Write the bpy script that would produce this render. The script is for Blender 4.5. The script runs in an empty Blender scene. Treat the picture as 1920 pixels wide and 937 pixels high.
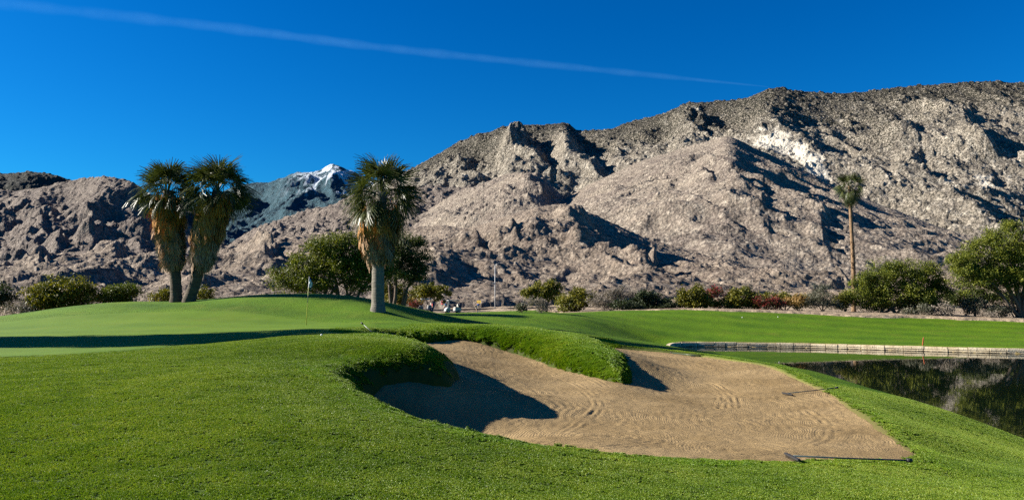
import bpy, bmesh, math, random
import numpy as np
from mathutils import Vector, Matrix, Euler
R = math.radians
random.seed(7)
C = bpy.context.scene.collection
scn = bpy.context.scene

# ------------------------------------------------------------------ camera
F = 1400.0; CX = 960.0; CY = 468.5; HOR = 560.0; CAMZ = 1.65
PITCH = math.atan((HOR - CY) / F)
cam = bpy.data.cameras.new('camera'); camo = bpy.data.objects.new('camera', cam); C.objects.link(camo)
cam.sensor_width = 36.0; cam.lens = 36.0 * F / 1920.0; cam.clip_start = 0.1; cam.clip_end = 60000
camo.location = (0, 0, CAMZ); camo.rotation_euler = (math.pi / 2 + PITCH, 0, 0)
scn.camera = camo
# ------------------------------------------------------------------ light
SUN_AZ = 83.0      # degrees left of the viewing direction
SUN_EL = 25.5
sd = Vector((-math.sin(R(SUN_AZ)) * math.cos(R(SUN_EL)), math.cos(R(SUN_AZ)) * math.cos(R(SUN_EL)), math.sin(R(SUN_EL))))
sun = bpy.data.lights.new('sun', 'SUN'); suno = bpy.data.objects.new('sun', sun); C.objects.link(suno)
sun.energy = 5.0; sun.angle = R(0.5); sun.color = (1.0, 0.93, 0.82)
suno.rotation_euler = sd.to_track_quat('Z', 'Y').to_euler()
w = bpy.data.worlds.new('World'); scn.world = w; w.use_nodes = True
wn = w.node_tree; wn.nodes.clear()
sky = wn.nodes.new('ShaderNodeTexSky'); sky.sky_type = 'NISHITA'; sky.sun_disc = False
sky.sun_elevation = R(SUN_EL); sky.sun_rotation = R(-SUN_AZ)
sky.altitude = 200; sky.air_density = 1.0; sky.dust_density = 0.3; sky.ozone_density = 5.0
hs = wn.nodes.new('ShaderNodeHueSaturation'); hs.inputs['Saturation'].default_value = 1.35; hs.inputs['Value'].default_value = 1.0
bg = wn.nodes.new('ShaderNodeBackground'); bg.inputs['Strength'].default_value = 0.05
wo = wn.nodes.new('ShaderNodeOutputWorld')
tint = wn.nodes.new('ShaderNodeMix'); tint.data_type = 'RGBA'; tint.blend_type = 'MULTIPLY'; tint.inputs[0].default_value = 1.0
tint.inputs[7].default_value = (.105, .60, .78, 1)
wn.links.new(sky.outputs[0], hs.inputs['Color']); wn.links.new(hs.outputs[0], tint.inputs[6]); wn.links.new(tint.outputs[2], bg.inputs['Color']); wn.links.new(bg.outputs[0], wo.inputs[0])
scn.view_settings.view_transform = 'Standard'; scn.view_settings.look = 'None'
scn.view_settings.exposure = 1.72; scn.view_settings.gamma = 1.0
scn.render.engine = 'CYCLES'
scn.cycles.max_bounces = 6; scn.cycles.diffuse_bounces = 1; scn.cycles.glossy_bounces = 3
scn.cycles.transparent_max_bounces = 12; scn.cycles.volume_bounces = 0
scn.cycles.use_denoising = False

# ------------------------------------------------------------------ maths helpers
def ray(px, py):
    u = (px - CX) / F; v = (CY - py) / F
    return np.array([u, math.cos(PITCH) - v * math.sin(PITCH), math.sin(PITCH) + v * math.cos(PITCH)])
def P(px, py, D):
    d = ray(px, py); return d * (D / d[1]) + np.array([0, 0, CAMZ])

def _h(ix, iy, seed):
    n = (ix.astype(np.int64) * 374761393 + iy.astype(np.int64) * 668265263 + seed * 982451653) & 0x7fffffff
    n = (n ^ (n >> 13)) * 1274126177 & 0x7fffffff
    n = (n ^ (n >> 16)) * 1911520717 & 0x7fffffff
    return (n ^ (n >> 15)) & 0xffffff
def rnd2(ix, iy, seed): return _h(ix, iy, seed) / float(0xffffff)
def pnoise(x, y, seed=0):
    xi = np.floor(x); yi = np.floor(y); fx = x - xi; fy = y - yi
    xi = xi.astype(np.int64); yi = yi.astype(np.int64)
    u = fx * fx * fx * (fx * (fx * 6 - 15) + 10); v = fy * fy * fy * (fy * (fy * 6 - 15) + 10)
    def g(ix, iy, dx, dy):
        a = rnd2(ix, iy, seed) * 2 * np.pi
        return np.cos(a) * dx + np.sin(a) * dy
    a = g(xi, yi, fx, fy); b = g(xi + 1, yi, fx - 1, fy); c = g(xi, yi + 1, fx, fy - 1); d = g(xi + 1, yi + 1, fx - 1, fy - 1)
    return ((a * (1 - u) + b * u) * (1 - v) + (c * (1 - u) + d * u) * v) * 1.5
def fbm(x, y, seed=0, oct=4, gain=.5, lac=2.03):
    s = 0; a = 1
    for i in range(oct):
        s = s + a * pnoise(x, y, seed + i * 17); x = x * lac + 3.1; y = y * lac - 7.7; a *= gain
    return s
def ridged(x, y, seed=0, oct=5, gain=.5, lac=2.1):
    s = 0; a = 1; wgt = 1
    for i in range(oct):
        n = 1 - np.abs(pnoise(x, y, seed + i * 13)); n = n * n * wgt
        wgt = np.clip(n * 1.6, 0, 1); s = s + a * n; x = x * lac + 5.3; y = y * lac + 1.9; a *= gain
    return s
def worley(x, y, seed=0):
    xi = np.floor(x).astype(np.int64); yi = np.floor(y).astype(np.int64)
    f1 = np.full(x.shape, 9.); idv = np.zeros(x.shape)
    for dx in (-1, 0, 1):
        for dy in (-1, 0, 1):
            cx = xi + dx; cy = yi + dy
            px = cx + rnd2(cx, cy, seed); py = cy + rnd2(cx, cy, seed + 5)
            d = np.sqrt((px - x) ** 2 + (py - y) ** 2)
            m = d < f1; f1 = np.where(m, d, f1); idv = np.where(m, rnd2(cx, cy, seed + 9), idv)
    return f1, idv
def boulders(x, y, size, seed, fill=.6):      # rounded stones of mixed size
    f, i = worley(x / size, y / size, seed)
    r = .25 + .45 * i
    return size * np.where(rnd_like(i) < fill, np.sqrt(np.maximum(0, r * r - f * f)), 0)
def rnd_like(i): return (i * 917.37) % 1.0
def sstep(a, b, x):
    t = np.clip((x - a) / (b - a), 0, 1); return t * t * (3 - 2 * t)
def catmull(pts, per=8, closed=False):
    pts = [np.array(p, float) for p in pts]; n = len(pts); out = []
    rng = range(n) if closed else range(n - 1)
    for i in rng:
        if closed: p0, p1, p2, p3 = pts[i - 1], pts[i], pts[(i + 1) % n], pts[(i + 2) % n]
        else: p0, p1, p2, p3 = pts[max(i - 1, 0)], pts[i], pts[i + 1], pts[min(i + 2, n - 1)]
        for k in range(per):
            t = k / per
            out.append(.5 * ((2 * p1) + (-p0 + p2) * t + (2 * p0 - 5 * p1 + 4 * p2 - p3) * t * t + (-p0 + 3 * p1 - 3 * p2 + p3) * t ** 3))
    if not closed: out.append(pts[-1])
    return np.array(out)

class Surf:                                    # thin plate spline height through given world points
    def __init__(s, pts, smooth=1e-4):
        p = np.array(pts, float); s.a = s.warp(p[:, 0], p[:, 1]); n = len(p)
        K = s.k(s.a, s.a) + smooth * np.eye(n); Q = np.c_[np.ones(n), s.a]
        A = np.zeros((n + 3, n + 3)); A[:n, :n] = K; A[:n, n:] = Q; A[n:, :n] = Q.T
        s.w = np.linalg.solve(A, np.r_[p[:, 2], 0, 0, 0])
    def warp(s, x, y):
        yy = np.maximum(y, -8) + 12.; return np.c_[x / yy * 2.2, np.log(yy) * 2.2]
    def k(s, a, b):
        d = ((a[:, None, :] - b[None, :, :]) ** 2).sum(2); return .5 * d * np.log(d + 1e-12)
    def __call__(s, x, y):
        sh = x.shape; q = s.warp(x.ravel(), y.ravel()); out = np.empty(len(q))
        for i in range(0, len(q), 40000):
            c = q[i:i + 40000]; out[i:i + 40000] = s.k(c, s.a) @ s.w[:-3] + s.w[-3] + c @ s.w[-2:]
        return out.reshape(sh)

def sdist(x, y, poly):                         # signed distance (positive outside) and nearest index
    sh = x.shape; qx = x.ravel(); qy = y.ravel(); A = poly; B = np.roll(poly, -1, 0)
    d = np.empty(len(qx)); ix = np.empty(len(qx)); ins = np.zeros(len(qx), bool)
    for s in range(0, len(qx), 20000):
        X = qx[s:s + 20000, None]; Y = qy[s:s + 20000, None]
        ex = (B - A)[:, 0]; ey = (B - A)[:, 1]; L = ex * ex + ey * ey + 1e-12
        t = np.clip(((X - A[:, 0]) * ex + (Y - A[:, 1]) * ey) / L, 0, 1)
        dd = (X - A[:, 0] - t * ex) ** 2 + (Y - A[:, 1] - t * ey) ** 2
        k = dd.argmin(1); r = np.arange(len(k))
        d[s:s + 20000] = np.sqrt(dd[r, k]); ix[s:s + 20000] = k + t[r, k]
        cr = ((A[:, 1] > Y) != (B[:, 1] > Y)) & (X < ex * (Y - A[:, 1]) / np.where(np.abs(ey) < 1e-12, 1e-12, ey) + A[:, 0])
        ins[s:s + 20000] = cr.sum(1) % 2 == 1
    return np.where(ins, -d, d).reshape(sh), ix.reshape(sh)

# ------------------------------------------------------------------ object helpers
def tag(o, label=None, cat=None, group=None, kind=None):
    if label: o['label'] = label
    if cat: o['category'] = cat
    if group: o['group'] = group
    if kind: o['kind'] = kind
    return o
def mesh_np(name, V, Fq, mat, parent=None, smooth=True):
    V = np.asarray(V, np.float32).reshape(-1, 3); me = bpy.data.meshes.new(name)
    me.vertices.add(len(V)); me.vertices.foreach_set('co', V.ravel())
    if isinstance(Fq, np.ndarray):
        n, k = Fq.shape; lt = np.full(n, k, np.int32); idx = Fq.ravel()
    else:
        lt = np.array([len(f) for f in Fq], np.int32); n = len(Fq); idx = np.array([i for f in Fq for i in f])
    me.loops.add(int(lt.sum())); me.loops.foreach_set('vertex_index', idx.astype(np.int32))
    me.polygons.add(n); me.polygons.foreach_set('loop_start', np.r_[0, np.cumsum(lt)[:-1]].astype(np.int32))
    me.polygons.foreach_set('use_smooth', np.full(n, smooth)); me.update(calc_edges=True)
    for m in (mat if isinstance(mat, (list, tuple)) else [mat]): me.materials.append(m)
    o = bpy.data.objects.new(name, me); C.objects.link(o)
    if parent is not None: o.parent = parent
    return o
def grid_faces(nr, nc):
    a = np.arange(nr * nc).reshape(nr, nc)
    return np.stack([a[:-1, :-1], a[:-1, 1:], a[1:, 1:], a[1:, :-1]], -1).reshape(-1, 4)
def attr(o, name, vals):
    a = o.data.attributes.new(name, 'FLOAT', 'POINT'); a.data.foreach_set('value', np.asarray(vals, np.float32).ravel())
def empty(name, loc, label, cat, group=None, rz=0):
    o = bpy.data.objects.new(name, None); C.objects.link(o); o.location = loc; o.rotation_euler = (0, 0, rz)
    o.empty_display_size = .2
    return tag(o, label, cat, group)

class MB:                                      # collects shapes for ONE mesh
    def __init__(s): s.v = []; s.f = []; s.n = 0
    def add(s, V, Fc):
        V = np.asarray(V, float).reshape(-1, 3); s.v.append(V); s.f += [[i + s.n for i in f] for f in Fc]; s.n += len(V); return s
    def tube(s, pts, rad, n=8, cap=True):
        pts = [Vector(p) for p in pts]; rings = []; m = len(pts)
        if not hasattr(rad, '__len__'): rad = [rad] * m
        ref = Vector((0.31, 0.17, 1)) if abs((pts[-1] - pts[0]).normalized().z) < .9 else Vector((1, .1, 0))
        for i, p in enumerate(pts):
            t = (pts[min(i + 1, m - 1)] - pts[max(i - 1, 0)]).normalized()
            a = t.cross(ref).normalized(); b = t.cross(a)
            rings += [p + (a * math.cos(2 * math.pi * k / n) + b * math.sin(2 * math.pi * k / n)) * rad[i] for k in range(n)]
        Fc = [[i * n + k, i * n + (k + 1) % n, (i + 1) * n + (k + 1) % n, (i + 1) * n + k] for i in range(m - 1) for k in range(n)]
        if cap: Fc += [list(range(n))[::-1], [(m - 1) * n + k for k in range(n)]]
        return s.add([tuple(r) for r in rings], Fc)
    def box(s, c, d, rot=None, bev=0.0):
        x, y, z = d[0] / 2, d[1] / 2, d[2] / 2; b = min(bev, x * .9, y * .9, z * .9)
        if b <= 0:
            V = [(i * x, j * y, k * z) for i in (-1, 1) for j in (-1, 1) for k in (-1, 1)]
            Fc = [[0, 1, 3, 2], [4, 6, 7, 5], [0, 4, 5, 1], [2, 3, 7, 6], [0, 2, 6, 4], [1, 5, 7, 3]]
        else:
            bm = bmesh.new(); bmesh.ops.create_cube(bm, size=2)
            for v in bm.verts: v.co = Vector((v.co.x * x, v.co.y * y, v.co.z * z))
            bmesh.ops.bevel(bm, geom=bm.edges[:], offset=b, segments=2, affect='EDGES')
            bm.verts.index_update(); V = [tuple(v.co) for v in bm.verts]; Fc = [[v.index for v in f.verts] for f in bm.faces]; bm.free()
        M = (rot or Matrix.Identity(3)); V = [tuple(M @ Vector(v) + Vector(c)) for v in V]
        return s.add(V, Fc)
    def prism(s, prof, y0, y1, M=None):        # profile in xz, extruded along y
        n = len(prof); V = [(x, y0, z) for x, z in prof] + [(x, y1, z) for x, z in prof]
        if M is not None: V = [tuple(M @ Vector(v)) for v in V]
        return s.add(V, [list(range(n)), list(range(n, 2 * n))[::-1]] + [[i, n + i, n + (i + 1) % n, (i + 1) % n][::-1] for i in range(n)])
    def build(s, name, mat, parent=None, smooth=False):
        return mesh_np(name, np.concatenate(s.v), s.f, mat, parent, smooth)

# ------------------------------------------------------------------ materials
ALB = .70                                     # overall reflectance of the palette
class NT:
    def __init__(s, name):
        s.m = bpy.data.materials.new(name); s.m.use_nodes = True; s.t = s.m.node_tree; s.t.nodes.clear()
        s.out = s.n('ShaderNodeOutputMaterial')
    def n(s, typ, **kw):
        o = s.t.nodes.new(typ)
        for k, v in kw.items(): setattr(o, k, v)
        return o
    def l(s, a, b): s.t.links.new(a, b)
    def pos(s): return s.n('ShaderNodeNewGeometry').outputs['Position']
    def noise(s, vec, scale, detail=4, rough=.55, dist=0, out='Fac'):
        o = s.n('ShaderNodeTexNoise'); o.inputs['Scale'].default_value = scale; o.inputs['Detail'].default_value = detail
        o.inputs['Roughness'].default_value = rough; o.inputs['Distortion'].default_value = dist
        s.l(vec, o.inputs['Vector']); return o.outputs[out]
    def voro(s, vec, scale, feature='F1', out='Distance'):
        o = s.n('ShaderNodeTexVoronoi', feature=feature); o.inputs['Scale'].default_value = scale; s.l(vec, o.inputs['Vector']); return o.outputs[out]
    def ramp(s, fac, stops):
        o = s.n('ShaderNodeValToRGB'); e = o.color_ramp.elements
        while len(e) < len(stops): e.new(.5)
        for i, (p, c) in enumerate(stops):
            e[i].position = p; e[i].color = (c if hasattr(c, '__len__') else (c, c, c)) + ((1,) if (not hasattr(c, '__len__') or len(c) == 3) else ())
        s.l(fac, o.inputs[0]); return o.outputs[0]
    def mix(s, fac, a, b, mode='MIX'):
        o = s.n('ShaderNodeMix', data_type='RGBA', blend_type=mode)
        for src, i in ((fac, 0), (a, 6), (b, 7)):
            if hasattr(src, 'links'): s.l(src, o.inputs[i])
            elif hasattr(src, '__len__'): o.inputs[i].default_value = tuple(src) + ((1,) if len(src) == 3 else ())
            else: o.inputs[i].default_value = src
        return o.outputs[2]
    def math(s, op, a, b=0., c=None):
        o = s.n('ShaderNodeMath', operation=op)
        for i, src in enumerate((a, b) if c is None else (a, b, c)):
            if hasattr(src, 'links'): s.l(src, o.inputs[i])
            else: o.inputs[i].default_value = src
        return o.outputs[0]
    def attr(s, name): return s.n('ShaderNodeAttribute', attribute_name=name).outputs['Fac']
    def mapv(s, vec, scale=(1, 1, 1), rot=(0, 0, 0)):
        o = s.n('ShaderNodeMapping'); o.inputs['Scale'].default_value = scale; o.inputs['Rotation'].default_value = rot
        s.l(vec, o.inputs['Vector']); return o.outputs[0]
    def bump(s, h, dist, strength=1., prev=None):
        o = s.n('ShaderNodeBump'); o.inputs['Distance'].default_value = dist; o.inputs['Strength'].default_value = strength
        s.l(h, o.inputs['Height'])
        if prev is not None: s.l(prev, o.inputs['Normal'])
        return o.outputs[0]
    def pbr(s, col, rough=.8, metal=0., normal=None, spec=.3, **kw):
        col = s.mix(1., col, (ALB, ALB, ALB), 'MULTIPLY')
        o = s.n('ShaderNodeBsdfPrincipled')
        if hasattr(col, 'links'): s.l(col, o.inputs['Base Color'])
        else: o.inputs['Base Color'].default_value = tuple(col) + (1,)
        if hasattr(rough, 'links'): s.l(rough, o.inputs['Roughness'])
        else: o.inputs['Roughness'].default_value = rough
        o.inputs['Metallic'].default_value = metal; o.inputs['Specular IOR Level'].default_value = spec
        if normal is not None: s.l(normal, o.inputs['Normal'])
        for k, v in kw.items(): o.inputs[k].default_value = v
        s.l(o.outputs[0], s.out.inputs[0]); return o
def simple(name, col, rough=.6, metal=0., var=.12, scale=8., spec=.3):
    t = NT(name); n = t.noise(t.pos(), scale, 3)
    c = t.mix(t.ramp(n, [(.3, 0.), (.7, 1.)]), tuple(x * (1 - var) for x in col), tuple(min(1, x * (1 + var)) for x in col))
    t.pbr(c, rough, metal, spec=spec); return t.m
def leafmat(name, cols, trans=.35, scale=.9, rough=.6):
    t = NT(name); oi = t.n('ShaderNodeNewGeometry'); r = oi.outputs['Random Per Island']
    n = t.noise(oi.outputs['Position'], scale, 2)
    f = t.math('ADD', t.math('MULTIPLY', r, .5), t.math('MULTIPLY', n, .5))
    k = len(cols); c = t.ramp(f, [(.25 + .5 * i / max(1, k - 1), cols[i]) for i in range(k)])
    c = t.mix(1., c, (ALB, ALB, ALB), 'MULTIPLY'); d = t.n('ShaderNodeBsdfPrincipled'); t.l(c, d.inputs['Base Color']); d.inputs['Roughness'].default_value = rough; d.inputs['Specular IOR Level'].default_value = .25
    tr = t.n('ShaderNodeBsdfTranslucent'); c2 = t.mix(1., c, (1., 1.0, .45), 'MULTIPLY'); t.l(c2, tr.inputs[0])
    mx = t.n('ShaderNodeMixShader'); mx.inputs[0].default_value = trans; t.l(d.outputs[0], mx.inputs[1]); t.l(tr.outputs[0], mx.inputs[2])
    t.l(mx.outputs[0], t.out.inputs[0]); return t.m

# ================================================================== TERRAIN
WATER = -2.35
GP = [  # lawn: picture x, picture y, depth in metres
 (0,937,6),(300,937,6),(640,937,6.3),(960,937,7),(1300,937,7.7),(1600,937,8.3),(1900,937,9),(2150,937,9.5),(-300,937,6),
 (0,800,8.9),(300,800,9),(-300,800,9),(-300,700,13.5),(550,800,9.2),(700,860,8.2),(1000,880,8.6),(1300,900,9.0),(1600,900,9.6),
 (0,700,14),(300,700,13.6),(500,700,13.5),(560,755,11),
 (1500,868,11.2),(1300,866,10.6),(1100,850,10.0),(1000,838,9.9),(900,815,10.2),(800,785,11.2),(720,745,12.6),(670,710,14.0),(652,688,15.2),(600,720,13),
 (0,673,18),(-300,673,18),(150,667,18.2),(300,657,19.5),(450,643,20.3),(560,630,21.3),(620,630,21.3),(690,632,21),(655,668,16.6),(600,660,17),
 (700,652,17.0),(760,647,17.3),(800,659,17.2),(735,637,19.6),(826,682,16.9),
 (0,655,23.5),(-300,657,23.5),(150,652,23.7),(300,645,24),(450,638,24),(600,626,24),
 (0,634,28),(150,632,28),(300,628,28),(450,623,28),(600,617,27.5),(-300,636,28),
 (0,620,36),(300,612,34),(575,610,35),(0,607,40),(300,600,38),(690,614,29),(690,605,35),(620,603,38),(-300,624,36),
 # hill behind the green
 (-300,618,47),(0,593,46),(80,582,46),(150,573,46),(250,565.5,47),(340,566,47),(450,556,46),(530,553,46),(600,552,46),(660,557,45),(700,566,44),(710,583,41.5),
 (300,583,42),(500,578,42),(620,580,42),(730,568.5,46),(800,583,50),(855,598,52),(790,600,42),(-300,625,55),
 (0,600,56),(250,580,57),(450,573,57),(600,570,57),(730,583,57),(800,590,60),
 # fairway beyond the hill
 (930,600,56),(850,590,85),(900,585,110),(960,583,110),(1020,583,105),(1000,597,60),(1100,600,64),(830,587,120),
 (1050,588,80),(1100,584.5,77),(1180,583,77),(1300,583,77),(1500,588,77),(1700,594,77),(1900,602,75),(2200,610,75),
 (1200,610,68),(1400,614,69),(1700,620,68),(1900,628,65),(1230,628,65),(1150,607,66),
 (1230,640,63.5),(1300,641,63.4),(1500,643,61.7),(1700,648,58.2),(1900,653,55.2),(2200,660,53),
 # around the bunker, back
 (760,617,31),(800,611,33),(850,608,34.5),(900,607,36),(960,611,35),(1040,627,30.5),(1100,648,28.0),(1141,675,25.0),(1162,690,24.0),
 (930,612,38.5),(1000,618,42),(1050,619,43),(1120,628,43),(1200,640,43),(1260,650,42),(1300,655.5,40.5),(1400,670,36.5),(1500,690,31.5),
 (1600,716,27.3),(1700,745,24.3),(1800,778,22),(1920,824,20.6),(2100,900,18),
 (1160,645,40),(1250,655,37.5),(1330,664,35),(1475,687,28.5),(1565,728,22.3),(1625,765,18.0),(1675,800,15.3),(1725,845,12.9),
 (1800,860,13.8),(1900,880,13.0),(1750,800,18.3),(1850,830,17.4),(1700,890,10.7),(1800,900,11),(1980,870,16.5),
]
G = Surf([P(*p) for p in GP], 2e-4)
def XY(px, D): return ((px - CX) / F * D / ray(px, HOR)[1], D)
def poly(pts, per=6):
    return catmull([XY(a, b) for a, b in pts], per, True)
# contact line between sand and grass: picture x, picture y, depth, lip width
BUN = [(1702,857,12.4,.35),(1600,863,11.9,.3),(1500,866,11.6,.3),(1300,864,11.1,.4),(1100,860,10.6,.5),(1000,866,10.6,.6),(900,890,11.0,.7),
 (800,860,12.1,.8),(735,825,13.6,.9),(695,785,14.6,.9),(706,728,15.6,.8),(760,714,16.2,.8),(820,718,16.5,.9),(852,720,16.9,.9),(856,700,18.6,1.2),
 (815,668,22.3,1.3),(750,650,25.0,1.3),(705,642,27.3,1.2),(735,640,29.2,1.2),(800,643,30.2,1.4),(850,637,31.2,1.4),(885,637,31.4,1.5),(930,653,30.8,1.6),(985,672,29.8,1.6),
 (1040,692,27.0,1.6),(1100,705,24.8,1.5),(1150,713,23.3,1.1),(1180,712,23.9,.8),(1165,662,27.5,1.1),(1125,649,32.5,1.0),(1105,646,37.0,1.0),(1140,652,38.6,.7),(1250,660,36.6,.6),
 (1310,668,34.2,.6),(1390,679,30.8,.6),(1450,692,27.6,.5),(1540,734,21.8,.4),(1600,777,17.6,.35),(1650,815,14.9,.35)]
SP = [P(a,b,c) for a,b,c,d in BUN] + [P(*p) for p in [
 (760,800,15.0),(800,829,14.3),(850,817,15.0),(900,813,15.2),(1000,780,16.6),(1000,815,13.6),(940,700,23.5),(880,690,24.5),(860,660,28),(930,680,27),(900,720,20.5),
 (1000,730,21.5),(1060,722,23),(1100,830,12.9),(1150,780,17.4),(1150,736,21),(1280,739,23.8),(1230,730,24),(1280,702,27),(1230,690,30),(1165,662,27.5),(1200,672,27.5),(1240,686,27.5),(1290,700,27.5),(1150,655,30),(1140,647,33),(1190,672,30),(1190,689,26),(1300,690,29.5),
 (1200,668,35),(1300,800,16.2),(1300,840,13.3),(1400,740,22.3),(1400,700,27.3),(1500,780,18.2),(1500,830,13.9),(1600,840,13.4),(1420,860,11.9)]]
S = Surf(SP, 5e-3)
bun = catmull([XY(a, c) + (d,) for a, b, c, d in BUN], 8, True)
bun_xy = bun[:, :2]; bun_w = bun[:, 2]
LAKE = [(1255,58),(1265,50),(1310,44.5),(1400,40.2),(1500,35.2),(1600,30.8),(1700,27.2),(1800,24.4),(1920,21.9),(2100,19.6),(2400,17.5),(2900,18),(3000,30),(2700,46),(2200,53),(1900,55),(1700,58),(1500,61.5),(1310,63.2),(1275,63),(1258,61.5)]
lake = poly(LAKE, 6); NEAR_N = 10 * 6
BND_PX = [-1500,-700,0,400,700,790,815,870,1010,1040,1080,1100,1300,1480,1700,1900,2400,3500]
BND_D = [64,62,60,59,61,80,119,122,116,90,80,78.5,78,76.5,76,74.5,73,73]
def lawn_z(x, y, fine=True):
    z = G(x, y)
    # bunker lips
    m = (x > -8) & (x < 14) & (y > 8) & (y < 43)
    if m.any():
        d, ix = sdist(x[m], y[m], bun_xy); i0 = ix.astype(int) % len(bun_w)
        wv = bun_w[i0]; zs = S(x[m], y[m])
        wob = .10 * fbm(x[m] * 1.3, y[m] * 1.3, 5, 3) * np.clip(wv, .2, 1) + .03 * fbm(x[m] * 6, y[m] * 6, 8, 2); d = d + wob
        t = np.clip(d / wv, 0, 1); prof = np.sqrt(np.maximum(0, 1 - (1 - t) ** 2)) ** 1.15
        zz = z[m]; base = np.minimum(zs, zz) - .02
        zo = base + (zz - base) * prof
        zi = zs - .02 - 1.2 * np.clip(-d, 0, .5)
        z[m] = np.where(d > 0, zo, zi)
    m = (y > 14) & (x > 2)
    d, ix = sdist(x[m], y[m], lake); near = (ix < NEAR_N - 6) | (ix > len(lake) - 8)
    wv = np.where(near, 2.6, .10); t = np.clip(d / wv, 0, 1); zz = z[m]
    prof = np.where(near, np.sqrt(np.maximum(0, 1 - (1 - t) ** 2)), t)
    lo = WATER - .12
    zo = lo + (zz - lo) * prof; zi = lo - 1.4 * np.clip(-d, 0, .6)
    z[m] = np.where(d > 0, np.minimum(zo, np.maximum(zz, lo)), zi)
    db = np.interp(CX + F * x / np.maximum(y, 1), BND_PX, BND_D) + .8 * fbm(x * .15, y * .15, 3, 3)
    z = z - .9 * sstep(0, 2.5, y - db) - .05 * np.clip(y - db, 0, 30)
    if fine: z = z + .012 * fbm(x * .9, y * .9, 21, 2)
    return z
def warp_grid(d0, d1, rstep, wmul, wadd, nc, back=None):
    ys = [d0]
    while ys[-1] < d1: ys.append(ys[-1] + max(.035, ys[-1] * rstep))
    if back: ys = list(np.linspace(back, d0, 22)[:-1]) + ys
    ys = np.array(ys); cx = np.linspace(-1, 1, nc); cx = .55 * cx + .45 * cx ** 3
    W = wadd + wmul * np.maximum(ys, 0); return cx[None, :] * W[:, None], np.repeat(ys[:, None], nc, 1)
# ---- materials of the ground
def grass_mat(name, lo, hi, dry, bumpd=.03, fine=True, mow=0.):
    t = NT(name); p = t.pos()
    a = t.ramp(t.noise(p, .22, 4, .6), [(.35, 0.), (.68, 1.)]); c = t.mix(a, lo, hi)
    b = t.ramp(t.noise(p, .55, 5, .65), [(.52, 0.), (.72, 1.)]); c = t.mix(t.math('MULTIPLY', b, .45), c, dry)
    if mow:
        mv = t.mapv(p, (1, 1, 1), (0, 0, R(18))); wv = t.n('ShaderNodeTexWave', wave_type='BANDS', bands_direction='Y'); wv.inputs['Scale'].default_value = .09
        wv.inputs['Distortion'].default_value = 3.; wv.inputs['Detail'].default_value = 2; wv.inputs['Detail Scale'].default_value = .4; t.l(mv, wv.inputs['Vector'])
        c = t.mix(t.math('MULTIPLY', wv.outputs['Fac'], mow), c, tuple(x * 1.5 for x in hi))
    f = t.noise(p, 34, 5, .75); c = t.mix(1., c, t.ramp(f, [(.3, .55), (.72, 1.45)]), 'MULTIPLY')
    dr = t.attr('dry'); c = t.mix(dr, c, (.22, .16, .075))
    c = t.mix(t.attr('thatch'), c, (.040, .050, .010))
    n = t.bump(t.noise(p, 22, 5, .75), bumpd) if fine else t.bump(t.noise(p, 6, 5, .7), bumpd)
    t.pbr(c, .8, 0, n, .1); return t.m
M_lawn = grass_mat('lawn', (.055, .125, .003), (.095, .175, .004), (.16, .18, .02), .03, True, .3)
M_green = grass_mat('green', (.085, .165, .006), (.115, .195, .008), (.15, .19, .02), .006, True, .16)
def sand_mat():
    t = NT('bunker_sand'); p = t.pos()
    c = t.mix(t.ramp(t.noise(p, .45, 5, .65), [(.36, 0.), (.64, 1.)]), (.225, .155, .072), (.34, .242, .122))
    c = t.mix(1., c, t.ramp(t.noise(p, 45, 4, .7), [(.3, .8), (.7, 1.2)]), 'MULTIPLY')
    n = t.bump(t.noise(p, 26, 5, .75), .028, .9)
    fw = t.math('ADD', t.attr('furrow'), t.math('MULTIPLY', t.noise(p, 5, 3, .6), .05)); sn = t.math('SINE', t.math('MULTIPLY', fw, 2 * math.pi / .060))
    n = t.bump(t.math('MULTIPLY', sn, t.ramp(t.noise(p, .9, 3), [(.4, .0), (.65, 1.)])), .0036, .8, n)
    t.pbr(c, .95, 0, n, .1); return t.m
M_sand = sand_mat()
# ---- lawn
x, y = warp_grid(3.0, 135, .0058, 1.05, 12, 760, back=-14)
z = lawn_z(x, y)
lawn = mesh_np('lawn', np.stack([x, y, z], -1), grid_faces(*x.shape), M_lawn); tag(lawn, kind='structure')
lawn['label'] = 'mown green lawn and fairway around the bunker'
def near_pts(pts, r):                            # worn dry patches at given picture points
    v = np.zeros(x.shape)
    for (a, b, D, rx, ry) in pts:
        q = P(a, b, D); v = np.maximum(v, np.exp(-((x - q[0]) / rx) ** 2 - ((y - q[1]) / ry) ** 2))
    return v
dryv = near_pts([(1740,790,18.2,.35,.5),(1780,892,11.2,.5,.18),(1480,880,10.6,.45,.15),(1630,880,10.9,.35,.12),(1720,848,12.8,.25,.2),(985,662,30.3,.45,.3),(968,652,31,.3,.35)], 1)
db, ixb = sdist(x.ravel()[(y.ravel() > 9) & (y.ravel() < 40)], y.ravel()[(y.ravel() > 9) & (y.ravel() < 40)], bun_xy)
full = np.full(x.size, 9.); full[(y.ravel() > 9) & (y.ravel() < 40)] = db; full = full.reshape(x.shape)
ixf = np.zeros(x.size); ixf[(y.ravel() > 9) & (y.ravel() < 40)] = ixb; ixf = ixf.reshape(x.shape)
rightside = (ixf > 33 * 8) | (ixf < 12)
ton_ = (x > -4.5) & (x < 5.5) & (y > 22) & (y < 43); wl_ = bun_w[ixf.astype(int) % len(bun_w)]; ixf2 = ixf
attr(lawn, 'thatch', .85 * np.maximum(sstep(np.where(ton_, 3.0, 1.0 * wl_ + .2), np.where(ton_, 1.8, .6 * wl_), full) * ~rightside, .55 * sstep(21.5, 17.5, y) * sstep(3.5, 5, y)))
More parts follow.
